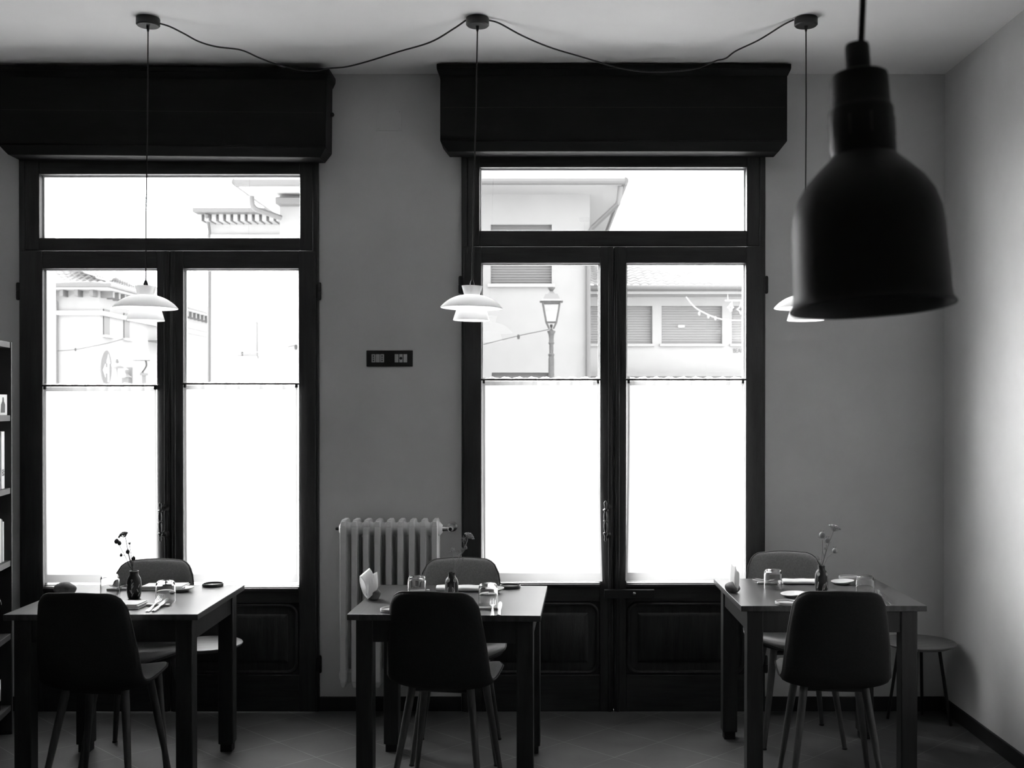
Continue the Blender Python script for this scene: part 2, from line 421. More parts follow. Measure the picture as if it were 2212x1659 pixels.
# ------------------------------------------------------------------ door-windows
def make_door(idx, D):
    t = thing('door_%d' % idx, D['label'], None, ((D['X0']+D['X1'])/2, WY, 0), kind='structure')
    YF, YK = WY-.02, WY+.075            # frame front / back
    LF, LK = WY-.034, WY+.014           # leaf front / back
    X = lambda px, Y=LF: P(px, 873, Y).x
    Z = lambda py, Y=LF: P(1000, py, Y).z
    j = .03
    # fixed frame: jambs, head, transom bars
    m = MB()
    fx0, fx1 = D['X0']+.001, D['X1']-.001; zt = D['Z']-.001
    m.box(fx0, fx0+j, YF, YK, 0, zt); m.box(fx1-j, fx1, YF, YK, 0, zt)
    tx0, tx1 = X(D['tx'][0], YF), X(D['tx'][1], YF); tz1, tz0 = Z(D['ty'][0], YF), Z(D['ty'][1], YF)
    zb = Z(D['rail'], YF)
    m.box(fx0+j, tx0, YF+.002, YK-.02, zb, zt); m.box(tx1, fx1-j, YF+.002, YK-.02, zb, zt)
    f = m.build('frame', 'door_wood', t, bevel=.004)
    m = MB(); m.box(tx0, tx1, YF+.001, YK-.02, tz1, zt); m.box(tx0, tx1, YF+.001, YK-.02, zb, tz0)
    m.build('transom_rail', 'door_wood_across', t, bevel=.004)
    m = MB(); m.box(tx0-.004, tx1+.004, WY+.02, WY+.024, tz0-.004, tz1+.004); gp = m.build('transom_pane', 'window_glass', t)
    def putty(x0, x1, z0, z1, y, par):
        q = MB(); w = .007
        q.box(x0, x0+w, y, y+.012, z0, z1); q.box(x1-w, x1, y, y+.012, z0, z1)
        q.box(x0+w, x1-w, y, y+.012, z1-w, z1); q.box(x0+w, x1-w, y, y+.012, z0, z0+w)
        q.build('glazing_putty', 'putty', par)
    putty(tx0, tx1, tz0, tz1, WY+.03, gp)
    seam = X(D['seam'])
    ltop, lbot = Z(D['rail']+1), .004
    pz1, pz0 = Z(D['pane'][0]), Z(D['pane'][1])
    for side, (xo, xa, xb, xs) in enumerate(((fx0+.012, X(D['lp'][0]), X(D['lp'][1]), seam-.0015), (fx1-.012, X(D['rp'][1]), X(D['rp'][0]), seam+.0015))):
        m = MB()
        m.box(xo, xa, LF, LK, lbot, ltop); m.box(xb, xs, LF, LK, lbot, ltop)
        # stile mouldings: a shallow raised strip beside the seam
        sgn = 1 if side == 0 else -1
        m.box(xs - sgn*.010, xs - sgn*.028, LF-.006, LF, lbot, ltop)
        if side == 0: m.box(xs-.02, xs+.012, LK, LK+.012, lbot, ltop)   # astragal added behind the joint to block light leaking through it
        leaf = m.build('door_leaf', 'door_wood', t, bevel=.003)
        a, c = min(xa, xb), max(xa, xb)
        zm, zq = Z(D['mid']), Z(D['low'])
        m = MB(); m.box(a, c, LF+.001, LK, pz1, ltop); m.build('top_rail', 'door_wood_across', leaf, bevel=.003)
        m = MB(); m.box(a, c, LF+.001, LK, zm, pz0); m.box(a, c, LF-.008, LF+.001, pz0-.022, pz0-.006); m.build('lock_rail', 'door_wood_across', leaf, bevel=.003)
        m = MB(); m.box(a, c, LF+.001, LK, lbot, zq); m.build('bottom_rail', 'door_wood_across', leaf, bevel=.003)
        m = MB(); m.box(a-.004, c+.004, LF+.018, LK-.004, zq-.004, zm+.004)
        e, h = .06, .085
        y0, y1 = LF+.018, LF+.006
        x0, x1, z0, z1 = a+e, c-e, zq+e, zm-e
        q0 = [(x0,y0,z0),(x1,y0,z0),(x1,y0,z1),(x0,y0,z1)]; q1 = [(x0+.02,y1,z0+.02),(x1-.02,y1,z0+.02),(x1-.02,y1,z1-.02),(x0+.02,y1,z1-.02)]
        m.hexa(q0, q1)
        # moulding with rounded corners around the panel
        rr = .05; pts = []
        for (cx_, cz_, a0) in ((c-.012-rr, zm-.012-rr, 0), (a+.012+rr, zm-.012-rr, 90), (a+.012+rr, zq+.012+rr, 180), (c-.012-rr, zq+.012+rr, 270)):
            for k in range(7):
                an = R(a0 + 15*k); pts.append((cx_+rr*math.cos(an), LF+.010, cz_+rr*math.sin(an)))
        m.loop(pts, .010, 8)
        m.build('panel', 'door_wood', leaf)
        m = MB(); m.box(a-.004, c+.004, WY-.008, WY-.004, pz0-.004, pz1+.004); g = m.build('pane', 'window_glass', leaf)
        putty(a, c, pz0, pz1, WY+.002, g)
        # hinges
        hx = D['X0']-.004 if side == 0 else D['X1']+.004
        for hz in D['hinge']:
            m = MB(); zc = Z(hz, WY)
            m.lathe([(.0,-.047),(.008,-.044),(.010,-.036),(.010,-.002),(.0085,0),(.010,.002),(.010,.036),(.008,.044),(0,.047)], (hx, WY-.018, zc), 12)
            m.box(min(hx, hx+sgn*.022), max(hx, hx+sgn*.022), WY-.025, WY-.0195, zc-.036, zc+.036)
            m.build('hinge', 'hinge_iron', leaf)
        if side == 0:
            # long turned pull handle on two roses
            hx, z1, z0 = X(D['handle'][0]), Z(D['handle'][1]), Z(D['handle'][2]); L = z1-z0; cy = LF-.045
            pr = [(.0,0),(.006,.02),(.008,.06),(.0055,.10),(.0065,.15),(.013,.20),(.013,.215),(.006,.24),(.009,.33),(.0105,.42),(.008,.47),(.0125,.50),(.008,.53),(.0105,.60),(.0095,.68),(.0065,.74),(.014,.765),(.014,.785),(.006,.81),(.006,.86),(.0085,.90),(.0095,.94),(.006,.98),(0,1.0)]
            m = MB(); m.lathe([(r, z*L) for r, z in pr], (hx, cy, z0), 16)
            for zz in (.16, .84):
                m.tube([(hx, cy, z0+zz*L), (hx+.006, LF-.02, z0+zz*L), (hx+.014, LF+.001, z0+zz*L)], [.005,.006,.007], 8)
                m.lathe([(.022,0),(.020,.004),(.010,.008),(0,.009)], (hx+.014, LF, z0+zz*L), 20, M=Matrix.Rotation(PI/2, 3, 'X'))
            m.build('handle', 'dark_brass', leaf)
    if D.get('lock'):
        x0, x1, y0, y1 = D['lock']
        m = MB(); m.box(X(x0), X(x1), LF-.028, LF+.001, Z(y1), Z(y0)); lk = m.build('lock_case', 'black_metal', t, bevel=.003)
        m = MB(); m.lathe([(.009,0),(.0085,.006),(0,.010)], (X(1369), LF-.028, Z(1280)), 16, M=Matrix.Rotation(PI/2, 3, 'X')); m.build('lock_knob', 'chrome', lk)
    return t
D1 = dict(DOORS[0], tx=(85, 648), ty=(376, 514), rail=541, pane=(580, 1268), mid=1303, low=1458, lp=(92, 339), rp=(396, 645), seam=367,
          hinge=(630, 1433), handle=(352, 1083, 1168), lock=None, label='dark wooden double door-window with transom at the left')
D2 = dict(DOORS[1], tx=(1036, 1613), ty=(361, 498), rail=532, pane=(568, 1259), mid=1300, low=1458, lp=(1040, 1296), rp=(1353, 1611), seam=1326,
          hinge=(616, 1433), handle=(1307, 1080, 1168), lock=(1305, 1413, 1272, 1291), label='dark wooden double door-window with transom in the middle')
make_door(1, D1); make_door(2, D2)

# ------------------------------------------------------------------ cafe curtains and rods
def make_curtain(x0, x1, rod, bot, lab, skew=(0, 0), seed=1):
    rnd = random.Random(seed); Y = WY-.052
    X = lambda px: P(px, 873, Y).x
    Z = lambda py: P(1000, py, Y).z
    zr, zb = Z(rod), Z(bot); xa, xb = X(x0), X(x1)
    m = MB(); m.tube([(xa-.004, Y, zr), (xb+.004, Y, zr)], .0045, 10)
    r = m.build('curtain_rod', 'black_metal', None, loc=(xa, Y, zr))
    tag(r, 'thin dark curtain rod ' + lab[1], 'curtain rod', 'cafe curtain rods on the door leaves')
    for xx in (xa+.012, xb-.012):
        m = MB(); m.box(xx-.005, xx+.005, Y-.003, WY-.034, zr-.020, zr+.002); m.build('bracket', 'black_metal', r)
    n, k = 61, 50; rows = []; ph = [rnd.uniform(0, 6.28) for _ in range(4)]
    mesh = MB(); rr = []
    for i in range(k+1):
        v = i/k; row = []
        for jx in range(n):
            u = jx/(n-1)
            top_pinch = math.exp(-v*10)
            x = (xa+.008) + (xb-xa-.016)*u + (skew[0]*(1-u) + skew[1]*u)*(v**2)
            ruff = .0035*top_pinch*math.sin(u*60+ph[0]) + .002*top_pinch*math.sin(u*97+ph[1])
            fold = .006*math.sin(u*9+ph[2])*v + .003*math.sin(u*21+ph[3])*v
            z = zr+.012 - (zr+.012-zb)*v + (.004*math.sin(u*55+ph[1])*(1 if i == 0 else 0))
            if i == 0: z += .002*math.sin(u*131+ph[3])
            row.append(Vector((x, Y+.0045+ruff*1.7*(1 if i < 2 else .4)+fold*.5, z)))
        rr.append(row)
    def strips(sel, nm, mt, par):
        q = MB()
        for i in range(k):
            for jx in range(n-1):
                hem = 'b' if i >= k-2 else ('t' if i == 1 else ('l' if jx == 0 else ('r' if jx == n-2 else '')))
                if hem == sel: q.add([rr[i][jx], rr[i][jx+1], rr[i+1][jx+1], rr[i+1][jx]], [(0,1,2,3)])
        # weld the shared corners
        key = {}; nvs, mp = [], []
        for v in q.v:
            kk = (round(v.x,6), round(v.y,6), round(v.z,6))
            if kk not in key: key[kk] = len(nvs); nvs.append(v)
            mp.append(key[kk])
        q.v = nvs; q.f = [tuple(mp[a] for a in f) for f in q.f]
        return q.build(nm, mt, par, loc=None if par else ((xa+xb)/2, Y, zb))
    c = thing('cafe_curtain', None, None, ((xa+xb)/2, Y, zb))
    strips('', 'curtain_cloth', 'curtain_cloth', c)
    strips('b', 'bottom_hem', 'curtain_hem', c); strips('t', 'rod_pocket_seam', 'curtain_hem', c); strips('l', 'side_hem', 'curtain_hem', c); strips('r', 'side_hem', 'curtain_hem', c)
    tag(c, lab[0], 'curtain', 'white cafe curtains on the door leaves')
make_curtain(91, 340, 833, 1259, ('sheer white cafe curtain on the left leaf of the left door', 'above the curtain on the left leaf of the left door'), (.004, .008), 1)
make_curtain(394, 645, 829, 1258, ('sheer white cafe curtain on the right leaf of the left door', 'above the curtain on the right leaf of the left door'), (.002, .002), 2)
make_curtain(1040, 1297, 820, 1256, ('sheer white cafe curtain on the left leaf of the middle door', 'above the curtain on the left leaf of the middle door'), (.002, .018), 3)
make_curtain(1353, 1610, 820, 1255, ('sheer white cafe curtain on the right leaf of the middle door', 'above the curtain on the right leaf of the middle door'), (-.012, .0), 4)

# ------------------------------------------------------------------ roller shutter boxes above the doors
def shutter_box(x0, x1, top, bot, tilt, lab):
    YFb = WY-.185
    a, c = P(x0, 873, YFb).x, P(x1, 873, YFb).x
    zt, zb = P(1000, top, YFb).z, P(1000, bot, YFb).z
    zt = min(zt, CEIL-.004-abs(math.tan(tilt))*(c-a)/2)
    t = thing('shutter_box', lab, 'shutter box', ((a+c)/2, WY, (zt+zb)/2), ry=tilt, group='dark wooden shutter boxes above the doors')
    w = (c-a)/2; h0, h1 = zb-(zt+zb)/2, zt-(zt+zb)/2
    m = MB(); m.box(-w, w, -.185, -.02, h0+.045, h1-.05)
    f = m.build('front_board', 'shutter_box_wood', t, local=True, bevel=.003)
    m = MB(); m.frus((-w+.035, w-.035, -.150, -.02), h0, (-w, w, -.185, -.02), h0+.045)
    m.build('bottom_moulding', 'shutter_box_wood', t, local=True, bevel=.003)
    m = MB(); m.frus((-w-.002, w+.002, -.187, -.02), h1-.055, (-w-.016, w+.016, -.203, -.02), h1-.025)
    m.box(-w-.016, w+.016, -.203, -.02, h1-.025, h1)
    m.build('crown_moulding', 'shutter_box_wood', t, local=True, bevel=.003)
    m = MB()
    m.box(-w+.012, w-.012, -.1855, -.1845, (h0+h1)/2-.001, (h0+h1)/2+.001)
    m.build('board_joint', 'black_rubber', t, local=True)
    if tilt:
        m = MB()
        for zz in (h0+.24, ):
            m.ball((w+.006, -.06, zz), .012, n=10, k=6)
        m.build('catch_knob', 'hinge_iron', t, local=True)
    return t
shutter_box(-3, 705, 146, 334, R(0.55), 'dark brown wooden shutter box above the left door, its left end at the frame edge')
shutter_box(951, 1700, 140, 324, 0.0, 'dark brown wooden shutter box above the middle door, beside the right lamp cord')

# ------------------------------------------------------------------ wall plates
m = MB(); a = P(813, 237, WY); c = P(868, 283, WY)
m.box(a.x, c.x, WY-.004, WY, c.z, a.z)
for xx in (a.x+.012, c.x-.012):
    for zz in (a.z-.012, c.z+.012): m.ball((xx, WY-.004, zz), .003, n=8, k=4)
tag(m.build('cover_plate', 'wall_paint', None, loc=((a.x+c.x)/2, WY, c.z), bevel=.0015), 'blank wall-coloured junction box cover high on the wall between the doors', 'cover plate')
a = P(792, 757, WY); c = P(892, 792, WY)
t = thing('switch_plate', 'black wall plate with grey sockets and push button between the doors', 'switch plate', ((a.x+c.x)/2, WY, c.z))
m = MB(); m.box(a.x, c.x, WY-.009, WY, c.z, a.z); m.build('plate', 'black_plastic', t, bevel=.003)
def module(px0, px1, kind):
    p0 = P(px0, 765.3, WY); p1 = P(px1, 783, WY)
    m = MB(); m.box(p0.x, p1.x, WY-.0115, WY-.008, p1.z, p0.z)
    o = m.build('socket' if kind == 's' else 'plate_module', 'grey_plastic', t, bevel=.0008)  # non-sockets are plain blanks, apart from one push button
    w = p1.x-p0.x; cx_ = (p0.x+p1.x)/2; cz_ = (p0.z+p1.z)/2
    q = MB()
    if kind == 's':
        for dz in (-.0115, 0, .0115):
            q.box(cx_-.0026, cx_+.0026, WY-.0122, WY-.0112, cz_+dz-(.0045 if dz else .003), cz_+dz+(.0045 if dz else .003))
        q.build('socket_hole', 'black_rubber', o)
    elif kind == 'b':
        q.lathe([(.0075,0),(.0075,.001),(0,.0012)], (cx_, WY-.0113, cz_), 16, M=Matrix.Rotation(PI/2, 3, 'X'))
        q.build('button_cap', 'black_rubber', o)
module(803.2, 811.4, 's'); module(812.4, 821, 'p'); module(822, 830, 's')
module(853.2, 861.3, 'p'); module(863, 870.2, 'b'); module(872, 880, 'p')

# ------------------------------------------------------------------ radiator
def radiator():
    Yf, Yb = WY-.19, WY-.045
    yc = (Yf+Yb)/2
    z1 = P(800, 1124, Yf).z; z0 = P(800, 1486, Yf).z
    xs = [P(740.5 + 24.75*i, 873, Yf).x for i in range(9)]
    t = thing('radiator', 'pale cast-iron column radiator on the wall between the two doors', 'radiator', ((xs[0]+xs[-1])/2, yc, z0))
    hz1, hz0 = z1-.050, z0+.045
    for x in xs:
        m = MB()
        for yy in (Yf+.016, yc, Yb-.016):
            w, d = .0145, .0225
            m.frus((x-w, x+w, yy-d, yy+d), z0+.03, (x-w, x+w, yy-d, yy+d), z1-.035)
            m.frus((x-w*.55, x+w*.55, yy-d*.6, yy+d*.6), z0+(.0 if yy != yc else .01), (x-w, x+w, yy-d, yy+d), z0+.03)
            m.frus((x-w, x+w, yy-d, yy+d), z1-.035, (x-w*.75, x+w*.75, yy-d*.7, yy+d*.7), z1-.006)
            # raised rib on the front tube
        m.box(x-.004, x+.004, Yf-.003, Yf+.004, z0+.04, z1-.045)
        m.frus((x-.0145, x+.0145, Yf+.006, Yb-.006), z1-.075, (x-.011, x+.011, Yf+.02, Yb-.02), z1)
        m.frus((x-.011, x+.011, Yf+.02, Yb-.02), z0+.005, (x-.0145, x+.0145, Yf+.006, Yb-.006), z0+.075)
        m.build('column', 'radiator_paint', t, bevel=.006, seg=3)
    for hz in (hz1, hz0):
        pts, rad = [], []
        for i in range(8):
            xa, xb = xs[i]+.010, xs[i+1]-.010; xm = (xa+xb)/2
            pts += [(xa, yc, hz), (xa+.006, yc, hz), (xm, yc, hz), (xb-.006, yc, hz), (xb, yc, hz)]; rad += [.041,.036,.031,.036,.041]
        m = MB(); m.tube(pts, rad, 20); m.build('header_pipe', 'radiator_paint', t)
    for hz in (hz1, hz0):
        m = MB(); m.tube([(xs[0]-.010, yc, hz), (xs[0]-.018, yc, hz), (xs[0]-.026, yc, hz), (xs[0]-.030, yc, hz)], [.038,.036,.024,.020], 18); m.build('end_plug', 'radiator_paint', t)
        m = MB(); m.tube([(xs[-1]+.010, yc, hz), (xs[-1]+.020, yc, hz), (xs[-1]+.028, yc, hz), (xs[-1]+.034, yc, hz)], [.038,.036,.026,.020], 18); m.build('end_plug', 'radiator_paint', t)
    m = MB(); m.tube([(xs[0]-.029, yc, hz1), (xs[0]-.044, yc, hz1), (xs[0]-.050, yc, hz1)], [.008,.008,.006], 12); m.build('bleed_valve', 'black_metal', t)
    vx = P(976, 873, WY-.05).x
    m = MB(); m.tube([(xs[-1]+.033, yc, hz1), (xs[-1]+.050, yc, hz1), (vx-.016, yc, hz1)], [.015,.013,.011], 14)
    m.tube([(vx-.018, yc, hz1), (vx-.004, yc, hz1), (vx, yc+.004, hz1), (vx, yc+.02, hz1), (vx, WY-.002, hz1)], [.014,.014,.014,.012,.011], 14)
    m.tube([(vx, yc+.008, hz1), (vx, yc-.024, hz1), (vx, yc-.028, hz1)], [.014,.014,.010], 14)
    v = m.build('valve', 'chrome', t)
    m = MB(); m.lathe([(.027,0),(.026,.006),(.014,.010),(.010,.010)], (vx, WY-.0105, hz1), 24, M=Matrix.Rotation(PI/2, 3, 'X')); m.build('escutcheon', 'chrome', v)
    m = MB(); m.tube([(vx, yc-.027, hz1), (vx, yc-.036, hz1)], [.0095, .008], 12); m.build('valve_cap', 'black_rubber', v)
    for x in (xs[1], xs[7]):
        m = MB(); m.box(x+.016, x+.022, Yb-.02, WY-.0005, hz1-.05, hz1-.035); m.build('wall_bracket', 'radiator_paint', t)
radiator()

# ------------------------------------------------------------------ tables
TW, TD, TH_ = 0.775, 0.725, 0.75
def make_table(label):
    t = thing('dining_table', label, 'table')
    w, d = TW/2, TD/2
    m = MB(); m.box(-w, w, -d, d, TH_-.024, TH_)
    m.build('tabletop', 'table_top_wood', t, local=True, bevel=.0018)
    m = MB(); i0 = .036
    for bx in ((-w+i0+.06, w-i0-.06, -d+.035, -d+.057), (-w+i0+.06, w-i0-.06, d-.057, d-.035), (-w+.038, -w+.060, -d+.09, d-.09), (w-.060, w-.038, -d+.09, d-.09)):
        m = MB(); m.box(*bx, TH_-.118, TH_-.024); m.build('apron', 'table_leg_wood', t, local=True, bevel=.002)
    for sx_ in (-1, 1):
        for sy_ in (-1, 1):
            cx_, cy_ = sx_*(w-.030-.034), sy_*(d-.026-.034)
            m = MB(); m.box(cx_-.034, cx_+.034, cy_-.034, cy_+.034, .035, TH_-.024)
            l = m.build('leg', 'table_leg_wood', t, local=True, bevel=.004)
            m = MB(); m.box(cx_-.026, cx_+.026, cy_-.026, cy_+.026, 0, .0355); m.build('foot', 'black_rubber', l, local=True)
    return t
def mid(a, c): return ((a[0]+c[0])/2, (a[1]+c[1])/2, 0)
tb = make_table('')
TABLES = copies(tb, [
    ((-1.765, 4.795, 0), R(0.5), 'dark brown wooden table with a bare stone, by the left door'),
    ((-.376, 4.783, 0), R(-2.4), 'dark brown wooden table with upright paper napkins, in front of the radiator'),
    ((1.217, 4.985, 0), R(0.2), 'dark brown wooden table in the corner beside the pale right wall'),
], 'small dark wooden dining tables')

# ------------------------------------------------------------------ chairs
def make_chair(label):
    t = thing('dining_chair', label, 'chair')
    prof = [(.190,.452),(.165,.461),(.11,.462),(.04,.456),(-.04,.449),(-.11,.447),(-.160,.456),(-.192,.482),(-.210,.525),(-.226,.59),(-.243,.67),(-.260,.75),(-.275,.815),(-.285,.852)]
    wid =  [.186,.200,.212,.218,.220,.219,.217,.214,.210,.205,.196,.184,.172,.164]
    path = smooth_path([(0, y, z) for y, z in prof], 5)
    wpath = smooth_path([(w, 0, 0) for w in wid], 5)
    K = len(path); L = [0]
    for i in range(1, K): L.append(L[-1] + (path[i]-path[i-1]).length)
    tot = L[-1]
    def at(s):
        s = max(0, min(tot, s)); i = 0
        while i < K-2 and L[i+1] < s: i += 1
        f = (s-L[i])/max(1e-9, L[i+1]-L[i])
        return path[i].lerp(path[i+1], f), wpath[i].lerp(wpath[i+1], f).x
    def surf(u, s):
        p, w = at(s); v = s/tot
        bend = .030 if v < .38 else .030 + .012*min(1, (v-.38)/.2)
        lift = abs(u)**2.6
        ts = (at(min(tot, s+.01))[0] - at(max(0, s-.01))[0]).normalized()
        n = Vector((0, -ts.z, ts.y))      # up for the seat, forward for the back
        if n.z < 0 and v < .3: n = -n
        n = Vector((0, ts.z, -ts.y)) if (ts.y < 0) else n
        return Vector((w*u, 0, 0)) + p + n*bend*lift
    NU, NV = 25, 60; U = [-1 + 2*i/(NU-1) for i in range(NU)]
    U = [math.copysign(abs(u)**.85, u) for u in U]
    def cut(u, rad):
        a = abs(u); k = 1-rad/.19
        if a <= k: return .008*(a/k)**2
        q = (a-k)/(1-k); return .008 + rad*.95*(1-math.sqrt(max(0, 1-q*q)))
    C = []
    for j in range(NV+1):
        row = []
        for u in U:
            s0 = cut(u, .11); s1 = tot - cut(u, .075)*.95
            row.append(surf(u, s0 + (s1-s0)*j/NV))
        C.append(row)
    def nrm(j, i):
        a = C[min(j+1,NV)][i]-C[max(j-1,0)][i]; c = C[j][min(i+1,NU-1)]-C[j][max(i-1,0)]
        n = c.cross(a); return n.normalized() if n.length > 1e-9 else Vector((0,0,1))
    th = .034
    T, B = [], []
    for j in range(NV+1):
        rt, rb = [], []
        for i in range(NU):
            e = min(1, min(j, NV-j)/5.0, min(i, NU-1-i)/3.0); e = math.sqrt(max(0, 1-(1-e)**2))
            n = nrm(j, i)
            rt.append(C[j][i] + n*(.004 + (th*.55-.004)*e)); rb.append(C[j][i] - n*(.004 + (th*.45-.004)*e))
        T.append(rt); B.append(rb)
    sgn = 1 if nrm(10, NU//2).z > 0 else -1
    if sgn < 0: T, B = B, T
    J = int(NV*.40)
    for (nm, j0, j1) in (('seat', 0, J), ('backrest', J, NV)):
        m = MB(); m.grid(T[j0:j1+1], 0)
        o = len(m.v); nv = NU; rows = B[j0:j1+1]
        m.v += [p for r_ in rows for p in r_]
        for i in range(len(rows)-1):
            for k in range(NU-1):
                m.f.append((o+(i+1)*nv+k, o+(i+1)*nv+k+1, o+i*nv+k+1, o+i*nv+k)); m.m.append(1)
        nr = len(rows)
        for i in range(nr-1):
            for k in (0, NU-1):
                m.f.append((i*nv+k, (i+1)*nv+k, o+(i+1)*nv+k, o+i*nv+k)); m.m.append(1)
        for i in ([0] if nm == 'seat' else [nr-1]):
            for k in range(NU-1):
                m.f.append((i*nv+k, i*nv+k+1, o+i*nv+k+1, o+i*nv+k)); m.m.append(1)
        m.build(nm, ['chair_fabric', 'chair_shell'], t, local=True, ang=70)
    edge = [C[0][i] for i in range(NU)] + [C[j][NU-1] for j in range(1, NV)] + [C[NV][i] for i in range(NU-1, -1, -1)] + [C[j][0] for j in range(NV-1, 0, -1)]
    m = MB(); m.loop(edge, .0046, 6); m.build('piping', 'piping', t, local=True, ang=80)
    for sx_ in (-1, 1):
        for (ty, fy, fx, tx) in ((-.115, -.215, .183, .120), (.100, .168, .186, .125)):
            m = MB(); top = Vector((sx_*tx, ty, .458 if ty > 0 else .450)); bot = Vector((sx_*fx, fy, .006))
            pts = [top.lerp(bot, k/6) for k in range(7)]
            m.tube(pts, [.0165,.0165,.016,.0148,.0134,.012,.0105], 14)
            l = m.build('leg', 'chair_leg', t, local=True)
            m = MB(); m.lathe([(.012,0),(.012,.006),(.009,.010)], (bot.x, bot.y, 0), 14); m.build('glide', 'black_rubber', l, local=True)
    m = MB()
    m.tube([(-.125, -.112, .425), (.125, -.112, .425)], .010, 10); m.tube([(-.128, .098, .430), (.128, .098, .430)], .010, 10)
    m.tube([(-.06, -.112, .425), (-.06, .098, .430)], .010, 10); m.tube([(.06, -.112, .425), (.06, .098, .430)], .010, 10)
    m.build('underframe', 'black_metal', t, local=True)
    return t
ch = make_chair('')
CH = copies(ch, [
    ((-1.795, 4.605, 0), R(-4), 'dark upholstered shell chair with its back to us at the left door table'),
    ((-1.823, 5.000, 0), R(180), 'dark upholstered shell chair facing us behind the left door table'),
    ((-.388, 4.634, 0), R(-10), 'dark upholstered shell chair with its back to us at the radiator table'),
    ((-.385, 5.045, 0), R(180), 'dark upholstered shell chair facing us between radiator and middle door'),
    ((1.207, 4.647, 0), R(-5.7), 'dark upholstered shell chair with its back to us at the corner table'),
    ((1.207, 5.275, 0), R(181), 'dark upholstered shell chair facing us at the far side of the corner table'),
], 'upholstered shell chairs with tapered legs')

# ------------------------------------------------------------------ stools
def make_stool():
    t = thing('stool', '', 'stool')
    H = .405
    m = MB(); m.lathe([(0,-.022),(.150,-.022),(.172,-.012),(.178,-.004),(.176,0),(0,0)], (0,0,H), 48); m.build('seat', 'stool_wood', t, local=True)
    for k in range(4):
        a = R(45+90*k)
        m = MB(); m.tube([(.095*math.cos(a), .095*math.sin(a), H-.02), (.150*math.cos(a), .150*math.sin(a), 0)], [.0085,.0075], 10); m.build('leg', 'black_metal', t, local=True)
    m = MB(); m.box(-.085,.085,-.012,.012,H-.034,H-.021); m.box(-.012,.012,-.085,.085,H-.034,H-.021); m.build('underframe', 'black_metal', t, local=True)
    return t
st = make_stool()
copies(st, [((-1.665, 5.505, 0), R(15), 'low round wooden stool on thin black legs in front of the left door'),
            ((1.885, 5.545, 0), R(20), 'low round wooden stool on thin black legs in the right corner')], 'low round wooden stools')

# ------------------------------------------------------------------ white pendant lamps
def make_pendant():
    t = thing('pendant_lamp', '', 'lamp')        # origin on the ceiling
    m = MB(); m.lathe([(0,-.036),(.046,-.036),(.051,-.031),(.051,-.004),(.049,0),(0,0)], (0,0,0), 32)
    cn = m.build('canopy', 'black_plastic', t, local=True)
    m = MB(); m.tube([(0,0,-.034),(0,0,-.046),(0,0,-.060)], [.0075,.0065,.004], 10); m.build('cord_grip', 'black_rubber', cn, local=True)
    zt = -1.185
    m = MB(); m.tube([(0,0,-.055), (.0012,0,-.4), (-.0012,0,-.8), (0,0,zt+.02)], .0029, 8); m.build('cord', 'cord', t, local=True)
    m = MB(); m.tube([(0,0,zt+.026),(0,0,zt+.012),(0,0,zt-.050)], [.005,.010,.013], 12); m.build('lamp_socket', 'lamp_socket', t, local=True)
    def shell(pr, th):  # outer profile -> closed thin shell
        return pr + [(max(r-th*.8, .001), z-th*.5) for r, z in reversed(pr)] + [pr[0]]
    up = [(.046,zt),(.043,zt-.010),(.0395,zt-.022),(.036,zt-.034),(.0355,zt-.040)]
    m = MB(); m.lathe(up + [(r-.003, z) for r, z in reversed(up)] + [up[0]], (0,0,0), 40); m.lathe([(.014,zt-.038),(.034,zt-.038),(.034,zt-.041),(.014,zt-.041),(.014,zt-.038)], (0,0,0), 40)
    m.build('top_cone', 'lamp_opal_upper', t, local=True)
    do = [(p.x, p.z) for p in smooth_path([(.0365,0,zt-.039),(.055,0,zt-.0425),(.075,0,zt-.049),(.095,0,zt-.0585),(.115,0,zt-.072),(.130,0,zt-.086),(.1385,0,zt-.096)], 4)]
    m = MB(); m.lathe(do + [(.1365,zt-.0985)] + [(r-.002, z-.003) for r, z in reversed(do[:-1])] + [do[0]], (0,0,0), 48)
    m.build('dome_shade', 'lamp_opal_upper', t, local=True)
    lo = [(.0585,zt-.085),(.062,zt-.092),(.068,zt-.108),(.075,zt-.130),(.0815,zt-.152)]
    m = MB()
    for k in range(3):
        a = R(90+120*k); m.tube([(.012*math.cos(a), .012*math.sin(a), zt-.048), (.0575*math.cos(a), .0575*math.sin(a), zt-.088)], .0012, 6)
    m.tube([(0,0,zt-.040),(0,0,zt-.058)], .012, 12); m.build('shade_holder', 'lamp_socket', t, local=True)
    m = MB(); m.lathe(lo + [(r-.003, z) for r, z in reversed(lo)] + [lo[0]], (0,0,0), 48); m.build('lower_shade', 'lamp_opal', t, local=True)
    m = MB(); m.ball((0,0,zt-.080), .027, n=16, k=10); m.build('bulb', 'bulb_glow', t, local=True)
    return t
pl = make_pendant()
canY = 4.92
def can(px, top=34): return Vector((P(px, 873, canY).x, canY, CEIL))
PEND = copies(pl, [
    (can(321.5), 0, 'lit white tiered pendant lamp hanging in front of the left door'),
    (can(1032), 0, 'lit white tiered pendant lamp beside the left jamb of the middle door'),
    (can(1740), 0, 'lit white tiered pendant lamp half hidden behind the big black bell lamp'),
], 'white tiered pendant lamps along the windows')
for o_, k in zip(PEND, (.6, 1.2, .0)):
    o_.rotation_euler = (0, R(k), 0)

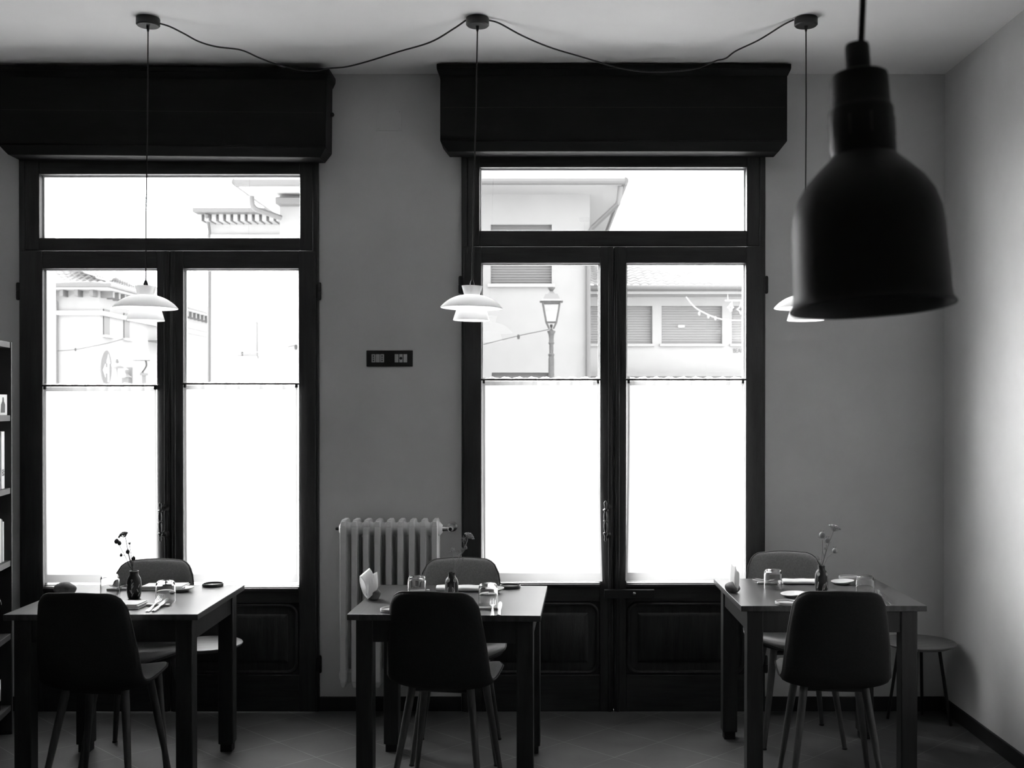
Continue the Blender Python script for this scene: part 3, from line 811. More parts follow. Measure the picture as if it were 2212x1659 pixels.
# swagged cables between the canopies
def cable(pts, lab):
    m = MB(); pp = smooth_path([P(*q) for q in pts], 8); m.tube(pp, .0038, 8)
    tag(m.build('power_cable', 'cord', None, loc=tuple(pp[0])), lab, 'cable', 'black cables swagged between the lamp canopies')
cable([(346,51,4.92),(368,58,4.95),(398,73,5.0),(430,90,5.06),(468,101,5.11),(520,108,5.17),(560,125,5.24),(600,140,5.31),(640,150,5.355),(680,153,5.36),(708,148,5.36),(750,144,5.36),(800,131,5.31),(860,112,5.22),(930,91,5.10),(980,62,4.99),(1006,44,4.92)],
      'slack black cable from the left lamp canopy to the middle lamp canopy')
cable([(1057,44,4.92),(1080,51,4.95),(1130,78,5.04),(1190,103,5.14),(1270,127,5.26),(1330,145,5.34),(1390,155,5.36),(1450,155,5.36),(1500,149,5.36),(1530,139,5.33),(1548,131,5.29),(1568,126,5.24),(1590,110,5.19),(1640,86,5.10),(1690,55,4.98),(1714,43,4.92)],
      'slack black cable from the middle lamp canopy to the right lamp canopy')

# ------------------------------------------------------------------ big black bell pendant in the foreground
def bell():
    Y = 1.35; s = Y/F                      # metres per pixel there
    base = P(1884, 664, Y)
    ang = math.atan2(1884-1851, 664-95) - .014
    t = thing('bell_pendant_lamp', 'big black bell-shaped pendant lamp hanging close to us at the right', 'lamp', base)
    Mx = Matrix.Rotation(-ang, 4, 'Y') @ Matrix.Rotation(R(-3.0), 4, 'X')
    def prof(pr): return [(r*s, z*s) for r, z in pr]
    def bd(mb, nm, mt, par=t):
        for i, v in enumerate(mb.v): mb.v[i] = Mx @ v
        return mb.build(nm, mt, par, local=True, ang=40)
    out = [(70,330),(76,322),(100,300),(126,272),(146,240),(157,205),(161,170),(163,120),(165,70),(166,30),(168,12),(174,4),(176,0),(174,-3)]
    inn = [(168,-1),(163,8),(162,30),(160,120),(157,168),(152,205),(141,236),(121,268),(96,294),(70,316)]
    m = MB(); m.lathe(prof(out+[(168,-1)]+[(r+1.2, z) for r, z in inn[1:]]+[out[0]]), (0,0,0), 96); sh = bd(m, 'shade', 'bell_shade')
    m = MB(); m.lathe(prof(inn), (0,0,0), 96); m.f = m.f[:-2]; m.m = m.m[:-2]; bd(m, 'inner_lining', 'bell_lining', sh)
    sl = [(68,318),(69,332),(70,345),(69,428),(67,434),(64,438),(63,446),(62,500),(60,508),(54,512),(30,514)]
    m = MB(); m.lathe(prof(sl + [(30,330),(60,318),(68,318)]), (0,0,0), 64); sv = bd(m, 'socket_sleeve', 'bell_shade')
    m = MB()
    for k in range(10):
        a = R(18+36*k)
        pts = [Vector((66.3*s*math.cos(a), 66.3*s*math.sin(a), z*s)) for z in (362, 368, 408, 414)]
        m.tube(pts, [2*s, 4.5*s, 4.5*s, 2*s], 8)
    bd(m, 'vent_slot', 'black_metal', sv)
    m = MB(); m.lathe(prof([(30,512),(27,516),(26,572),(24,578),(12,580),(0,580)]), (0,0,0), 40); bd(m, 'cord_cap', 'bell_shade')
    top = Mx @ Vector((9*s, 0, 578*s))
    m = MB(); m.tube([top, Vector((top.x+.001, 0, .45)), Vector((top.x+.002, 0, CEIL-base.z-.02))], 7*s, 14); m.build('cord', 'cord', t, local=True)
    m = MB(); m.lathe([(0,-.03),(.045,-.03),(.05,-.024),(.05,0)], (top.x+.002, 0, CEIL-base.z), 32); m.build('canopy', 'black_plastic', t, local=True)
    m = MB(); m.lathe([(0,-.060),(.018,-.055),(.027,-.035),(.024,-.012),(.014,.012),(.013,.05)], (0,0,.13), 24); bd(m, 'bulb', 'grey_plastic')
bell()

# ------------------------------------------------------------------ things on the tables
ZT = TH_ + .0005
def tp(px, py, z=ZT):
    p = G(px, py, z); return (p.x, p.y, z)
# tumblers, upside down
def make_glass():
    m = MB(); h, r = .088, .0405
    prof = [(r,0),(r+.0004,.03),(r-.0005,.070),(r-.004,.081),(r-.011,.087),(r-.02,.088),(0,.088),(0,.080),(r-.016,.079),(r-.008,.074),(r-.0032,.066),(r-.0024,.03),(r-.0020,0),(r,0)]
    m.lathe(prof, (0,0,0), 48)
    return tag(m.build('drinking_glass', 'drinking_glass', None, local=True, ang=60), '', 'glass')
gl = make_glass()
def gz(px, py): # top rim pixel -> base position
    p = G(px, py, ZT+.088); return (p.x, p.y, ZT)
copies(gl, [(gz(237.5,1240.5),0,'clear upturned tumbler at the back of the left table beside the vase'),
            (gz(357.5,1253.5),0,'clear upturned tumbler at the right on the left table, before the small plate'),
            (gz(900.5,1243),0,'clear upturned tumbler at the back of the radiator table over a cutlery rest'),
            (gz(1054.5,1259.5),0,'clear upturned tumbler at the right on the radiator table, before the small plate'),
            (gz(1670,1229),0,'clear upturned tumbler at the back left of the corner table over the cutlery'),
            (gz(1868.5,1242.5),0,'clear upturned tumbler at the right of the corner table behind the chair back')], 'upturned tumblers on the tables')
# vases
def vase(c, prof, deco, lab):
    m = MB(); th = .0025
    inner = [(max(.002, r-th), z) for r, z in reversed(prof) if z > .006]
    m.lathe(prof + inner + [(0, .006)], (0,0,0), 40)
    def rad(z):
        for (r0,z0),(r1,z1) in zip(prof, prof[1:]):
            if z0 <= z <= z1 and z1 > z0: return r0+(r1-r0)*(z-z0)/(z1-z0)
        return prof[-1][0]
    for line, w in deco:
        pts = []
        for a, z in line:
            r = rad(z)+.0002; pts.append((r*math.sin(a), -r*math.cos(a), z))
        m.tube(pts, w, 6, 1)
    o = m.build('bud_vase', ['vase_glaze', 'vase_paint'], None, local=True); o.location = c
    tag(o, lab, 'vase', 'dark painted bud vases'); return o
PB = [(0,0),(.022,0),(.0255,.004),(.029,.02),(.0305,.045),(.030,.072),(.0275,.086),(.022,.096),(.0185,.102),(.018,.112),(.019,.117),(.0185,.119)]
PA = [(0,0),(.022,0),(.026,.003),(.0285,.015),(.0290,.05),(.0285,.076),(.0255,.089),(.0195,.097),(.0158,.102),(.0152,.112),(.0165,.117),(.016,.119)]
def leaf(a, z, da, dz):
    q = []
    for k in range(13):
        tt = k/12*2*PI; u = (1-math.cos(tt))/2; w = math.sin(tt)*.22
        q.append((a+da*u - dz*w*12, z+dz*u + da*w*.02))
    return q
def ring(a, z, ra, rz, n=14): return [(a+ra*math.cos(2*PI*k/n), z+rz*math.sin(2*PI*k/n)) for k in range(n+1)]
def spiral(a, z, ra, rz): return [(a+ra*k/26*math.cos(k*.55), z+rz*k/26*math.sin(k*.55)) for k in range(3,27)]
W1 = .0005; W2 = .0007
d1 = [([(0.0,.010),(.03,.03),(-.02,.055),(0.0,.078)], W1), (ring(0,.082,.10,.0032), W1)] + [(leaf(.0,z_, s_*.24, .014), W1) for z_, s_ in ((.014,1),(.026,-1),(.046,1),(.058,1))] \
   + [(leaf(a_, z_, s_*.22, .013), W1) for a_ in (-.95,.95) for z_, s_ in ((.012,1),(.030,-1),(.050,1))]
d2 = []
for a_ in (-.72, .50):
    d2 += [([(a_,.008),(a_+.04,.035),(a_,.078)], W2), (spiral(a_+.12,.088,.36,.009), W2), (leaf(a_,.03,.30*(1 if a_ < 0 else -1),.030), W2), (leaf(a_,.012,.30*(-1 if a_ < 0 else 1),.024), W2)]
d3 = [(ring(a_,.083,.22*q,.0075*q), W2) for a_ in (-.75,.75) for q in (1,.65,.3)] + [([(a_,.01),(a_+.02,.075)], W2) for a_ in (-.85,.85)] \
   + [(leaf(-.1+.25*k,.012+.004*k,.34,.030), W2) for k in range(2)] + [(leaf(.9,.02,-.3,.03), W2), (leaf(-.95,.02,.25,.03), W2)]
V1 = (P(289,873,4.80).x, 4.80, ZT); V2 = (P(975.5,873,4.755).x, 4.755, ZT); V3 = (P(1775,873,4.957).x, 4.957, ZT)
vase(V1, PB, d1, 'dark bud vase with one thin painted stem, on the left table')
vase(V2, PA, d2, 'dark bud vase with two painted spiral flowers, on the radiator table')
vase(V3, PA, d3, 'dark bud vase with painted rings and leaves, on the corner table')
# dried flowers
def stem_pts(V, pts, dy=0):
    base = Vector((V[0], V[1], V[2]+.03)); n = len(pts)
    q = [base] + [P(x, y, V[1] + dy*(i+1)/n) for i, (x, y) in enumerate(pts)]
    return smooth_path(q, 5)
def yarrow(V, pts, head, tilt, w, hgt, lab, mt, seed, dy=0):
    rnd = random.Random(seed); t = thing('dried_yarrow', lab, 'dried flower', (V[0], V[1], V[2]+.03), group='dried yarrow heads in the vases')
    q = stem_pts(V, pts, dy); m = MB(); m.tube(q, [.0016]*(len(q)-1)+[.0012], 6); m.build('stem', mt, t)
    c = P(head[0], head[1], V[1]+dy); s = V[1]/F
    m = MB(); m2 = MB(); tip = q[-1]
    Rm = Matrix.Rotation(R(tilt), 3, 'Y')
    for k in range(170):
        a = rnd.uniform(0, 2*PI); rr = math.sqrt(rnd.random())
        p = Vector((w*s*rr*math.cos(a), w*s*rr*math.sin(a), hgt*s*(1-rr**2)*.9 + rnd.uniform(-1,1)*.0012))
        wp = c + Rm @ p
        m.ball(wp, rnd.uniform(.0022,.0036), n=6, k=4)
        if k % 6 == 0: m2.tube([tip, tip.lerp(wp, .6) - Vector((0,0,.002)), wp], .0008, 4)
    m.build('flower_head', mt, t); m2.build('flower_stalk', mt, t)
def sprig(V, branches, pods, lab, mt, seed, dy=0):
    rnd = random.Random(seed); t = thing('dried_seed_pod_sprig', lab, 'dried flower', (V[0], V[1], V[2]+.03), group='dried seed pod sprigs in the vases')
    m = MB()
    for k, br in enumerate(branches):
        q = stem_pts(V, br, dy) if k == 0 else smooth_path([P(x, y, V[1]+dy*.5) for x, y in br], 4)
        m.tube(q, .0013, 6)
    m.build('stem', mt, t); s = V[1]/F
    for (x, y, r, kind) in pods:
        c = P(x, y, V[1]+dy*.5); m = MB(); rad = r*s
        if kind == 'pod':
            m.ball(c, rad, (1,1,1.1), 14, 10)
            for k in range(6):
                a = 2*PI*k/6; d = Vector((math.cos(a)*.35, math.sin(a)*.35, 1)).normalized()
                m.tube([c+d*rad*.95, c+d*rad*1.5+Vector((0,0,.001)), c+d*rad*1.9+Vector((math.cos(a),math.sin(a),0))*.003], [.0008,.0006,.0003], 5)
            for k in range(8):
                a = 2*PI*k/8; m.tube([c+Vector((0,0,-rad*1.05)), c+Vector((math.cos(a)*rad*.9, math.sin(a)*rad*.9, -rad*.9)), c+Vector((math.cos(a)*rad*1.4, math.sin(a)*rad*1.4, -rad*.5))], [.0006,.0005,.0003], 4)
            m.build('seed_pod', mt, t)
        else:
            m.ball(c, rad*.35, n=8, k=5)
            for k in range(26):
                d = Vector((rnd.gauss(0,1), rnd.gauss(0,1), rnd.gauss(.2,1))).normalized(); e = Vector((rnd.gauss(0,1), rnd.gauss(0,1), rnd.gauss(0,1)))*.25
                m.tube([c, c+d*rad*.7, c+(d+e).normalized()*rad*1.25], [.0009,.0007,.0004], 4)
            m.build('thread_tuft', mt, t)
yarrow(V1, [(287,1237),(283,1215),(276,1188),(271,1160)], (266.5,1156), -28, 10.5, 6, 'dark dried yarrow head, tallest in the vase on the left table', 'dried_plant_dark', 1)
sprig(V1, [[(287.5,1237),(279,1222),(272,1205),(263,1188),(256,1174)], [(282,1216),(276,1195)], [(286,1226),(284,1205),(280,1178)], [(287,1222),(288,1208)], [(269,1200),(262,1198)]],
      [(252,1169.5,5,'pod'),(258,1173.5,4.2,'pod'),(276,1192,4.4,'pod'),(288.5,1206.5,4.2,'pod'),(261.5,1199.5,3,'pod'),(280,1174,4.2,'tuft')], 'dark dried sprig with round seed pods in the vase on the left table', 'dried_plant_dark', 2)
yarrow(V2, [(979,1239),(989,1212),(999,1192),(1009,1170),(1010,1162)], (1013.5,1158.5), 32, 11.5, 7, 'pale dried yarrow head bending right from the vase on the radiator table', 'dried_plant', 3)
sprig(V2, [[(978,1239),(980,1218),(977,1198)], [(981,1232),(984,1218),(990,1204)], [(982,1232),(992,1222),(999,1212)], [(990,1210),(997,1197),(1005,1187)], [(1003,1190),(1002,1170)], [(979,1240),(985,1232),(986,1242)]],
      [(976.5,1190,7,'tuft'),(990,1194,6,'tuft'),(1000,1209,2.6,'pod'),(1006,1183,3.4,'pod'),(1002,1165,7,'tuft'),(998,1187,4,'tuft')], 'pale wispy dried sprig in the vase on the radiator table', 'dried_plant', 4)
yarrow(V3, [(1777,1223),(1783,1198),(1790,1175),(1800,1148)], (1803,1139.5), 20, 13, 5, 'flat dried yarrow head on a tall stem in the vase on the corner table', 'dried_plant', 5)
sprig(V3, [[(1776,1223),(1780,1203),(1777,1190),(1776.5,1166)], [(1780,1203),(1784,1190),(1785,1176)], [(1779,1222),(1787,1205),(1798,1195)], [(1775,1222),(1776,1200),(1777,1188)], [(1775,1222),(1771,1213)]],
      [(1776,1156,6.6,'pod'),(1787.5,1167.5,5.6,'pod'),(1803,1189.5,5.4,'pod'),(1768,1208,6,'tuft'),(1782,1186,3,'tuft')], 'dried sprig with three big striped seed pods in the vase on the corner table', 'dried_plant', 6)
# stones and upright paper napkins
def pebble(c, size, lab, seed, name='stone_napkin_holder', cat='stone', slit=None):
    rnd = random.Random(seed); m = MB(); k, n = 18, 28
    ph = [rnd.uniform(0,6.28) for _ in range(6)]; vs = []
    for i in range(k+1):
        th = PI*i/k
        for j in range(n):
            a = 2*PI*j/n
            d = 1 + .10*math.sin(2*a+ph[0]) *math.sin(th) + .06*math.sin(3*a+ph[1]+2*th) + .05*math.sin(5*th+ph[2]+a)*math.sin(th)
            vs.append((size[0]*d*math.sin(th)*math.cos(a), size[1]*d*math.sin(th)*math.sin(a), max(-size[2]*.80, size[2]*-math.cos(th)*(.96+.04*d))+size[2]*.80))
    fs = [(i*n+j, i*n+(j+1)%n, (i+1)*n+(j+1)%n, (i+1)*n+j) for i in range(k) for j in range(n)]
    m.add(vs, fs); o = m.build(name, 'stone', None, local=True, ang=60); o.location = c
    return tag(o, lab, cat, 'stones on the tables')
s1 = G(134, 1287, ZT); pebble((s1.x, s1.y+.03, ZT), (.044,.036,.031), 'rounded grey stone alone at the left edge of the left table', 1)
s2 = G(804, 1297, ZT); pebble((s2.x, s2.y+.028, ZT), (.033,.030,.029), 'grey stone holding upright white paper napkins on the radiator table', 5)
s3 = G(1585, 1281.5, ZT); pebble((s3.x, s3.y+.028, ZT), (.032,.032,.026), 'grey stone holding an upright paper napkin on the corner table', 9)
def ruled(l, r, n=8, k=10, bul=0.0):
    l = smooth_path(l, 6); r = smooth_path(r, 6)
    def at(c, v):
        x = v*(len(c)-1); i = min(int(x), len(c)-2); return c[i].lerp(c[i+1], x-i)
    rows = []
    for i in range(k+1):
        v = i/k; a, c = at(l, v), at(r, v)
        rows.append([a.lerp(c, j/n) + Vector((0, -bul*math.sin(PI*j/n)*math.sin(PI*min(1, v+.2)), 0)) for j in range(n+1)])
    return rows
Y2 = s2.y
t = thing('paper_napkin', 'white paper napkins folded upright in the stone on the radiator table', 'napkin', (s2.x-.012, Y2+.012, ZT+.004))
m = MB(); m.grid(ruled([P(777.2,1244.5,Y2+.035),P(787,1258,Y2+.005),P(791.5,1275,Y2-.010),P(794,1294,Y2-.006)], [P(798,1226.7,Y2+.04),P(806,1240,Y2+.02),P(806,1262,Y2+.0),P(801,1289,Y2-.004)], bul=.004)); m.build('front_fold', 'paper', t, solid=.0012)
m = MB(); m.grid(ruled([P(777.2,1244.5,Y2+.036),P(776.6,1256,Y2+.045),P(783.5,1280,Y2+.04),P(793,1293,Y2+.0)], [P(798,1226.9,Y2+.042),P(806,1240,Y2+.05),P(805,1262,Y2+.045),P(800,1288,Y2+.004)])); m.build('back_fold', 'paper', t, solid=.0012)
m = MB(); m.grid(ruled([P(797,1244,Y2+.02),P(797,1255,Y2-.002),P(797,1270,Y2-.010),P(796,1290,Y2-.008)], [P(814.7,1234.8,Y2+.03),P(816.8,1258,Y2+.02),P(815,1272,Y2+.010),P(803,1287,Y2-.004)], bul=.003)); m.build('side_fold', 'paper', t, solid=.0012)
Y3 = s3.y+.012
t = thing('paper_napkin', 'white paper napkin seen edge-on in the stone on the corner table', 'napkin', (P(1588,873,Y3).x, Y3+.01, ZT+.004))
m = MB(); m.grid(ruled([P(1579.6,1217.5,Y3+.06),P(1577.6,1235,Y3+.06),P(1577,1262,Y3+.04)], [P(1589.3,1222.7,Y3),P(1587.6,1240,Y3-.012),P(1587,1259,Y3-.018),P(1591,1274,Y3-.016)])); m.build('front_fold', 'paper', t, solid=.0012)
m = MB(); m.grid(ruled([P(1589.6,1223,Y3+.0),P(1588.2,1240,Y3-.011),P(1587.6,1258,Y3-.017),P(1592,1275,Y3-.016)], [P(1592,1235,Y3-.03),P(1597,1237,Y3-.02),P(1596.7,1260,Y3-.02),P(1594,1276,Y3-.017)])); m.build('back_fold', 'paper', t, solid=.0012)
# folded cloth napkins
def napkin(x0, x1, y0, y1, h, lab, rz=0, roll=False):
    cx_, cy_ = (x0+x1)/2, (y0+y1)/2; w, d = (x1-x0)/2, (y1-y0)/2
    m = MB(); n = 4
    if roll:
        sec = []
        for k in range(24):
            a = 2*PI*k/24; c_, s_ = math.cos(a), math.sin(a)
            sec.append((d*math.copysign(abs(c_)**.6, c_), h/2+h/2*math.copysign(abs(s_)**.7, s_)))
        rows = []
        for i in range(9):
            x = -w+2*w*i/8; e = 1 if 0 < i < 8 else .86
            rows.append([Vector((x, a*e, b_*(.94+.06*math.sin(i*1.7)) if b_ > h*.4 else b_)) for a, b_ in sec+[sec[0]]])
        m.grid(rows); m.f.append(tuple(range(25))); m.m.append(0); m.f.append(tuple(range(8*25, 9*25))); m.m.append(0)
    else:
        for i in range(n):
            z0, z1 = h*i/n, h*(i+1)/n-.0003; e = .003*(i % 2)
            lift = .0025*i
            q = lambda z, l: [(-w+e,-d+e*.3,z),(w-e*2.2,-d+e*.3,z+l*.15),(w-e*1.4,d-e,z+l*.3),(-w+e,d-e,z)]
            m.hexa(q(z0, lift), q(z1, lift))
    o = m.build('cloth_napkin', 'napkin_cloth', None, local=True, bevel=.0018 if not roll else 0, seg=3, ang=50)
    o.location = (cx_, cy_, ZT); o.rotation_euler = (0,0,rz)
    tag(o, lab, 'napkin', 'folded white cloth napkins')
a = G(303,1276,ZT); c = G(395,1276,ZT); napkin(a.x, c.x, a.y, a.y+.105, .019, 'folded white cloth napkin behind the vase on the left table')
a = G(301,1316,ZT); napkin(a.x-.19, a.x, a.y, a.y+.10, .019, 'folded white cloth napkin partly behind the chair back on the left table', R(-3))
a = G(941,1279,ZT); napkin(a.x, a.x+.235, a.y, a.y+.085, .023, 'rolled white cloth napkin behind the vase on the radiator table', 0, True)
a = G(1013.5,1318,ZT); napkin(a.x-.17, a.x, a.y, a.y+.085, .018, 'white cloth napkin almost hidden by the chair back on the radiator table', R(-4))
a = G(1692,1263,ZT); c = G(1775,1263,ZT); napkin(a.x, c.x, a.y, a.y+.09, .019, 'rolled white cloth napkin behind the vase on the corner table', 0, True)
# small plates
def make_plate():
    m = MB(); pr = [(0,0),(.026,0),(.030,.002),(.043,.009),(.052,.0135),(.0525,.0150),(.050,.0148),(.042,.0110),(.030,.0050),(0,.004)]
    m.lathe(pr, (0,0,0), 40)
    for v in m.v:
        a = math.atan2(v.y, v.x); rr = math.hypot(v.x, v.y); k = 1+.06*math.cos(a-.3)+.03*math.cos(3*a)
        v.x *= k; v.y *= k*.96; v.z *= 1+.25*math.cos(a-.2)*(rr/.05)
    return tag(m.build('small_plate', 'ceramic', None, local=True, ang=60), '', 'plate')
pt = make_plate()
copies(pt, [(tp(391,1277),0,'small white dish behind the right tumbler on the left table'),
            (tp(1062,1279),R(20),'small white dish behind the right tumbler on the radiator table'),
            (tp(1818,1261.5),0,'small white dish beside the vase on the corner table'),
            (tp(1711,1288.5),R(10),'small white dish at the front left of the corner table')], 'small white dishes')
# coasters with raised rims
def make_coaster(mt):
    m = MB(); m.lathe([(0,0),(.046,0),(.048,.002),(.048,.011),(.0468,.0125),(.0445,.0125),(.043,.011),(.0428,.006),(0,.006)], (0,0,0), 48)
    return tag(m.build('coaster', mt, None, local=True, ang=40), '', 'coaster')
copies(make_coaster('coaster_dark'), [(tp(460,1265.5),0,'round dark rimmed coaster at the back right of the left table'),
     (tp(1102,1269),0,'round dark rimmed coaster at the back right of the radiator table')], 'round rimmed coasters')
copies(make_coaster('coaster'), [(tp(847,1320),0,'round pale coaster peeping out left of the chair back on the radiator table'),
     (tp(1834,1250),0,'round pale coaster behind the small dish at the back right of the corner table'),
     (tp(1699,1305),0,'round pale coaster at the front edge of the corner table')], 'round rimmed coasters')
# cutlery: rest bars, forks, knives
def make_rest():
    m = MB(); m.box(-.048,.048,-.009,.009,0,.0095)
    return tag(m.build('cutlery_rest', 'rest_ceramic', None, local=True, bevel=.003, seg=3), '', 'cutlery rest')
def bar_strip(m, st, t=.0011):      # st: (y, z, half width); a thin curved strip
    top = [[Vector((-w,y,z+t)), Vector((0,y,z+t*1.8)), Vector((w,y,z+t))] for y,z,w in st]; bt = [[Vector((-w,y,z-t)), Vector((0,y,z-t)), Vector((w,y,z-t))] for y,z,w in st]
    k = len(st); o = len(m.v); m.v += [p for r_ in top for p in r_] + [p for r_ in bt for p in r_]
    for i in range(k-1):
        for j in range(2):
            m.f.append((o+i*3+j, o+i*3+j+1, o+(i+1)*3+j+1, o+(i+1)*3+j)); m.m.append(0)
            q = o+3*k; m.f.append((q+(i+1)*3+j, q+(i+1)*3+j+1, q+i*3+j+1, q+i*3+j)); m.m.append(0)
        for j in (0, 2):
            m.f.append((o+i*3+j, o+(i+1)*3+j, o+3*k+(i+1)*3+j, o+3*k+i*3+j)); m.m.append(0)
    for i in (0, k-1):
        m.f.append((o+i*3, o+i*3+1, o+i*3+2, o+3*k+i*3+2, o+3*k+i*3+1, o+3*k+i*3)); m.m.append(0)
def make_fork():
    m = MB(); bar_strip(m, [(0,.0015,.007),(.006,.0018,.009),(.03,.004,.0085),(.07,.0075,.0055),(.11,.0115,.0038),(.13,.014,.0042),(.142,.0155,.009),(.152,.0165,.012),(.158,.017,.0125)])
    for k in range(4):
        x = -.0105+.007*k
        m.tube([(x,.155,.017),(x,.175,.0215),(x*.95,.195,.029),(x*.92,.204,.034)], [.0017,.0016,.0013,.0008], 6)
    return tag(m.build('fork', 'steel', None, local=True, ang=60), '', 'fork')
def make_knife():
    m = MB(); bar_strip(m, [(0,.0028,.006),(.005,.003,.008),(.04,.0055,.008),(.08,.0085,.006),(.098,.010,.0055)], .0022)
    bar_strip(m, [(.095,.010,.0055),(.105,.0115,.008),(.14,.0145,.0095),(.18,.018,.009),(.20,.0195,.006),(.212,.0208,.001)], .0006)
    return tag(m.build('table_knife', 'steel', None, local=True, ang=50), '', 'knife')
rs, fk, kn = make_rest(), make_fork(), make_knife()
copies(rs, [(tp(342,1309.5),R(-2),'grey cutlery rest under fork and knife at the front of the left table'),
            (tp(253,1274.5),R(2),'pale cutlery rest at the back of the left table beside the vase'),
            (tp(1057.5,1316.5),R(-1),'grey cutlery rest under fork and knife at the front of the radiator table'),
            (tp(905,1278),R(2),'pale cutlery rest under the upturned tumbler on the radiator table'),
            (tp(1658,1261.5),R(-2),'pale cutlery rest at the back left of the corner table')], 'cutlery rests')
def lay(p0, p1):   # handle pixel, pixel the piece points at (both on the table top)
    a = G(p0[0], p0[1], ZT); c = G(p1[0], p1[1], ZT)
    return (a.x, a.y, ZT), math.atan2(-(c.x-a.x), c.y-a.y)
copies(fk, [lay((318,1322),(352,1300))+('steel fork lying on the rest at the front of the left table',),
            lay((1063,1331),(1065,1303))+('steel fork lying on the rest at the front of the radiator table',),
            lay((268,1261),(232,1281))+('steel fork with tines towards us at the back of the left table',),
            lay((905,1262),(890,1287))+('steel fork under the upturned tumbler on the radiator table',),
            lay((1634,1249.5),(1678,1268))+('steel fork behind the upturned tumbler at the back left of the corner table',),
            lay((1921,1309),(1893,1290))+('steel fork at the front right of the corner table',)], 'steel forks')
copies(kn, [lay((331,1322),(366,1301))+('steel knife crossing the fork at the front of the left table',),
            lay((1077,1331),(1082,1303))+('steel knife beside the fork at the front of the radiator table',),
            lay((281,1263),(243,1283))+('steel knife at the back of the left table half behind the vase',),
            lay((896,1262),(882,1287))+('steel knife at the back of the radiator table beside the tumbler',),
            lay((1628,1253),(1668,1265))+('steel knife at the back left of the corner table',),
            lay((1929,1308),(1901,1289))+('steel knife at the front right of the corner table',)], 'steel knives')

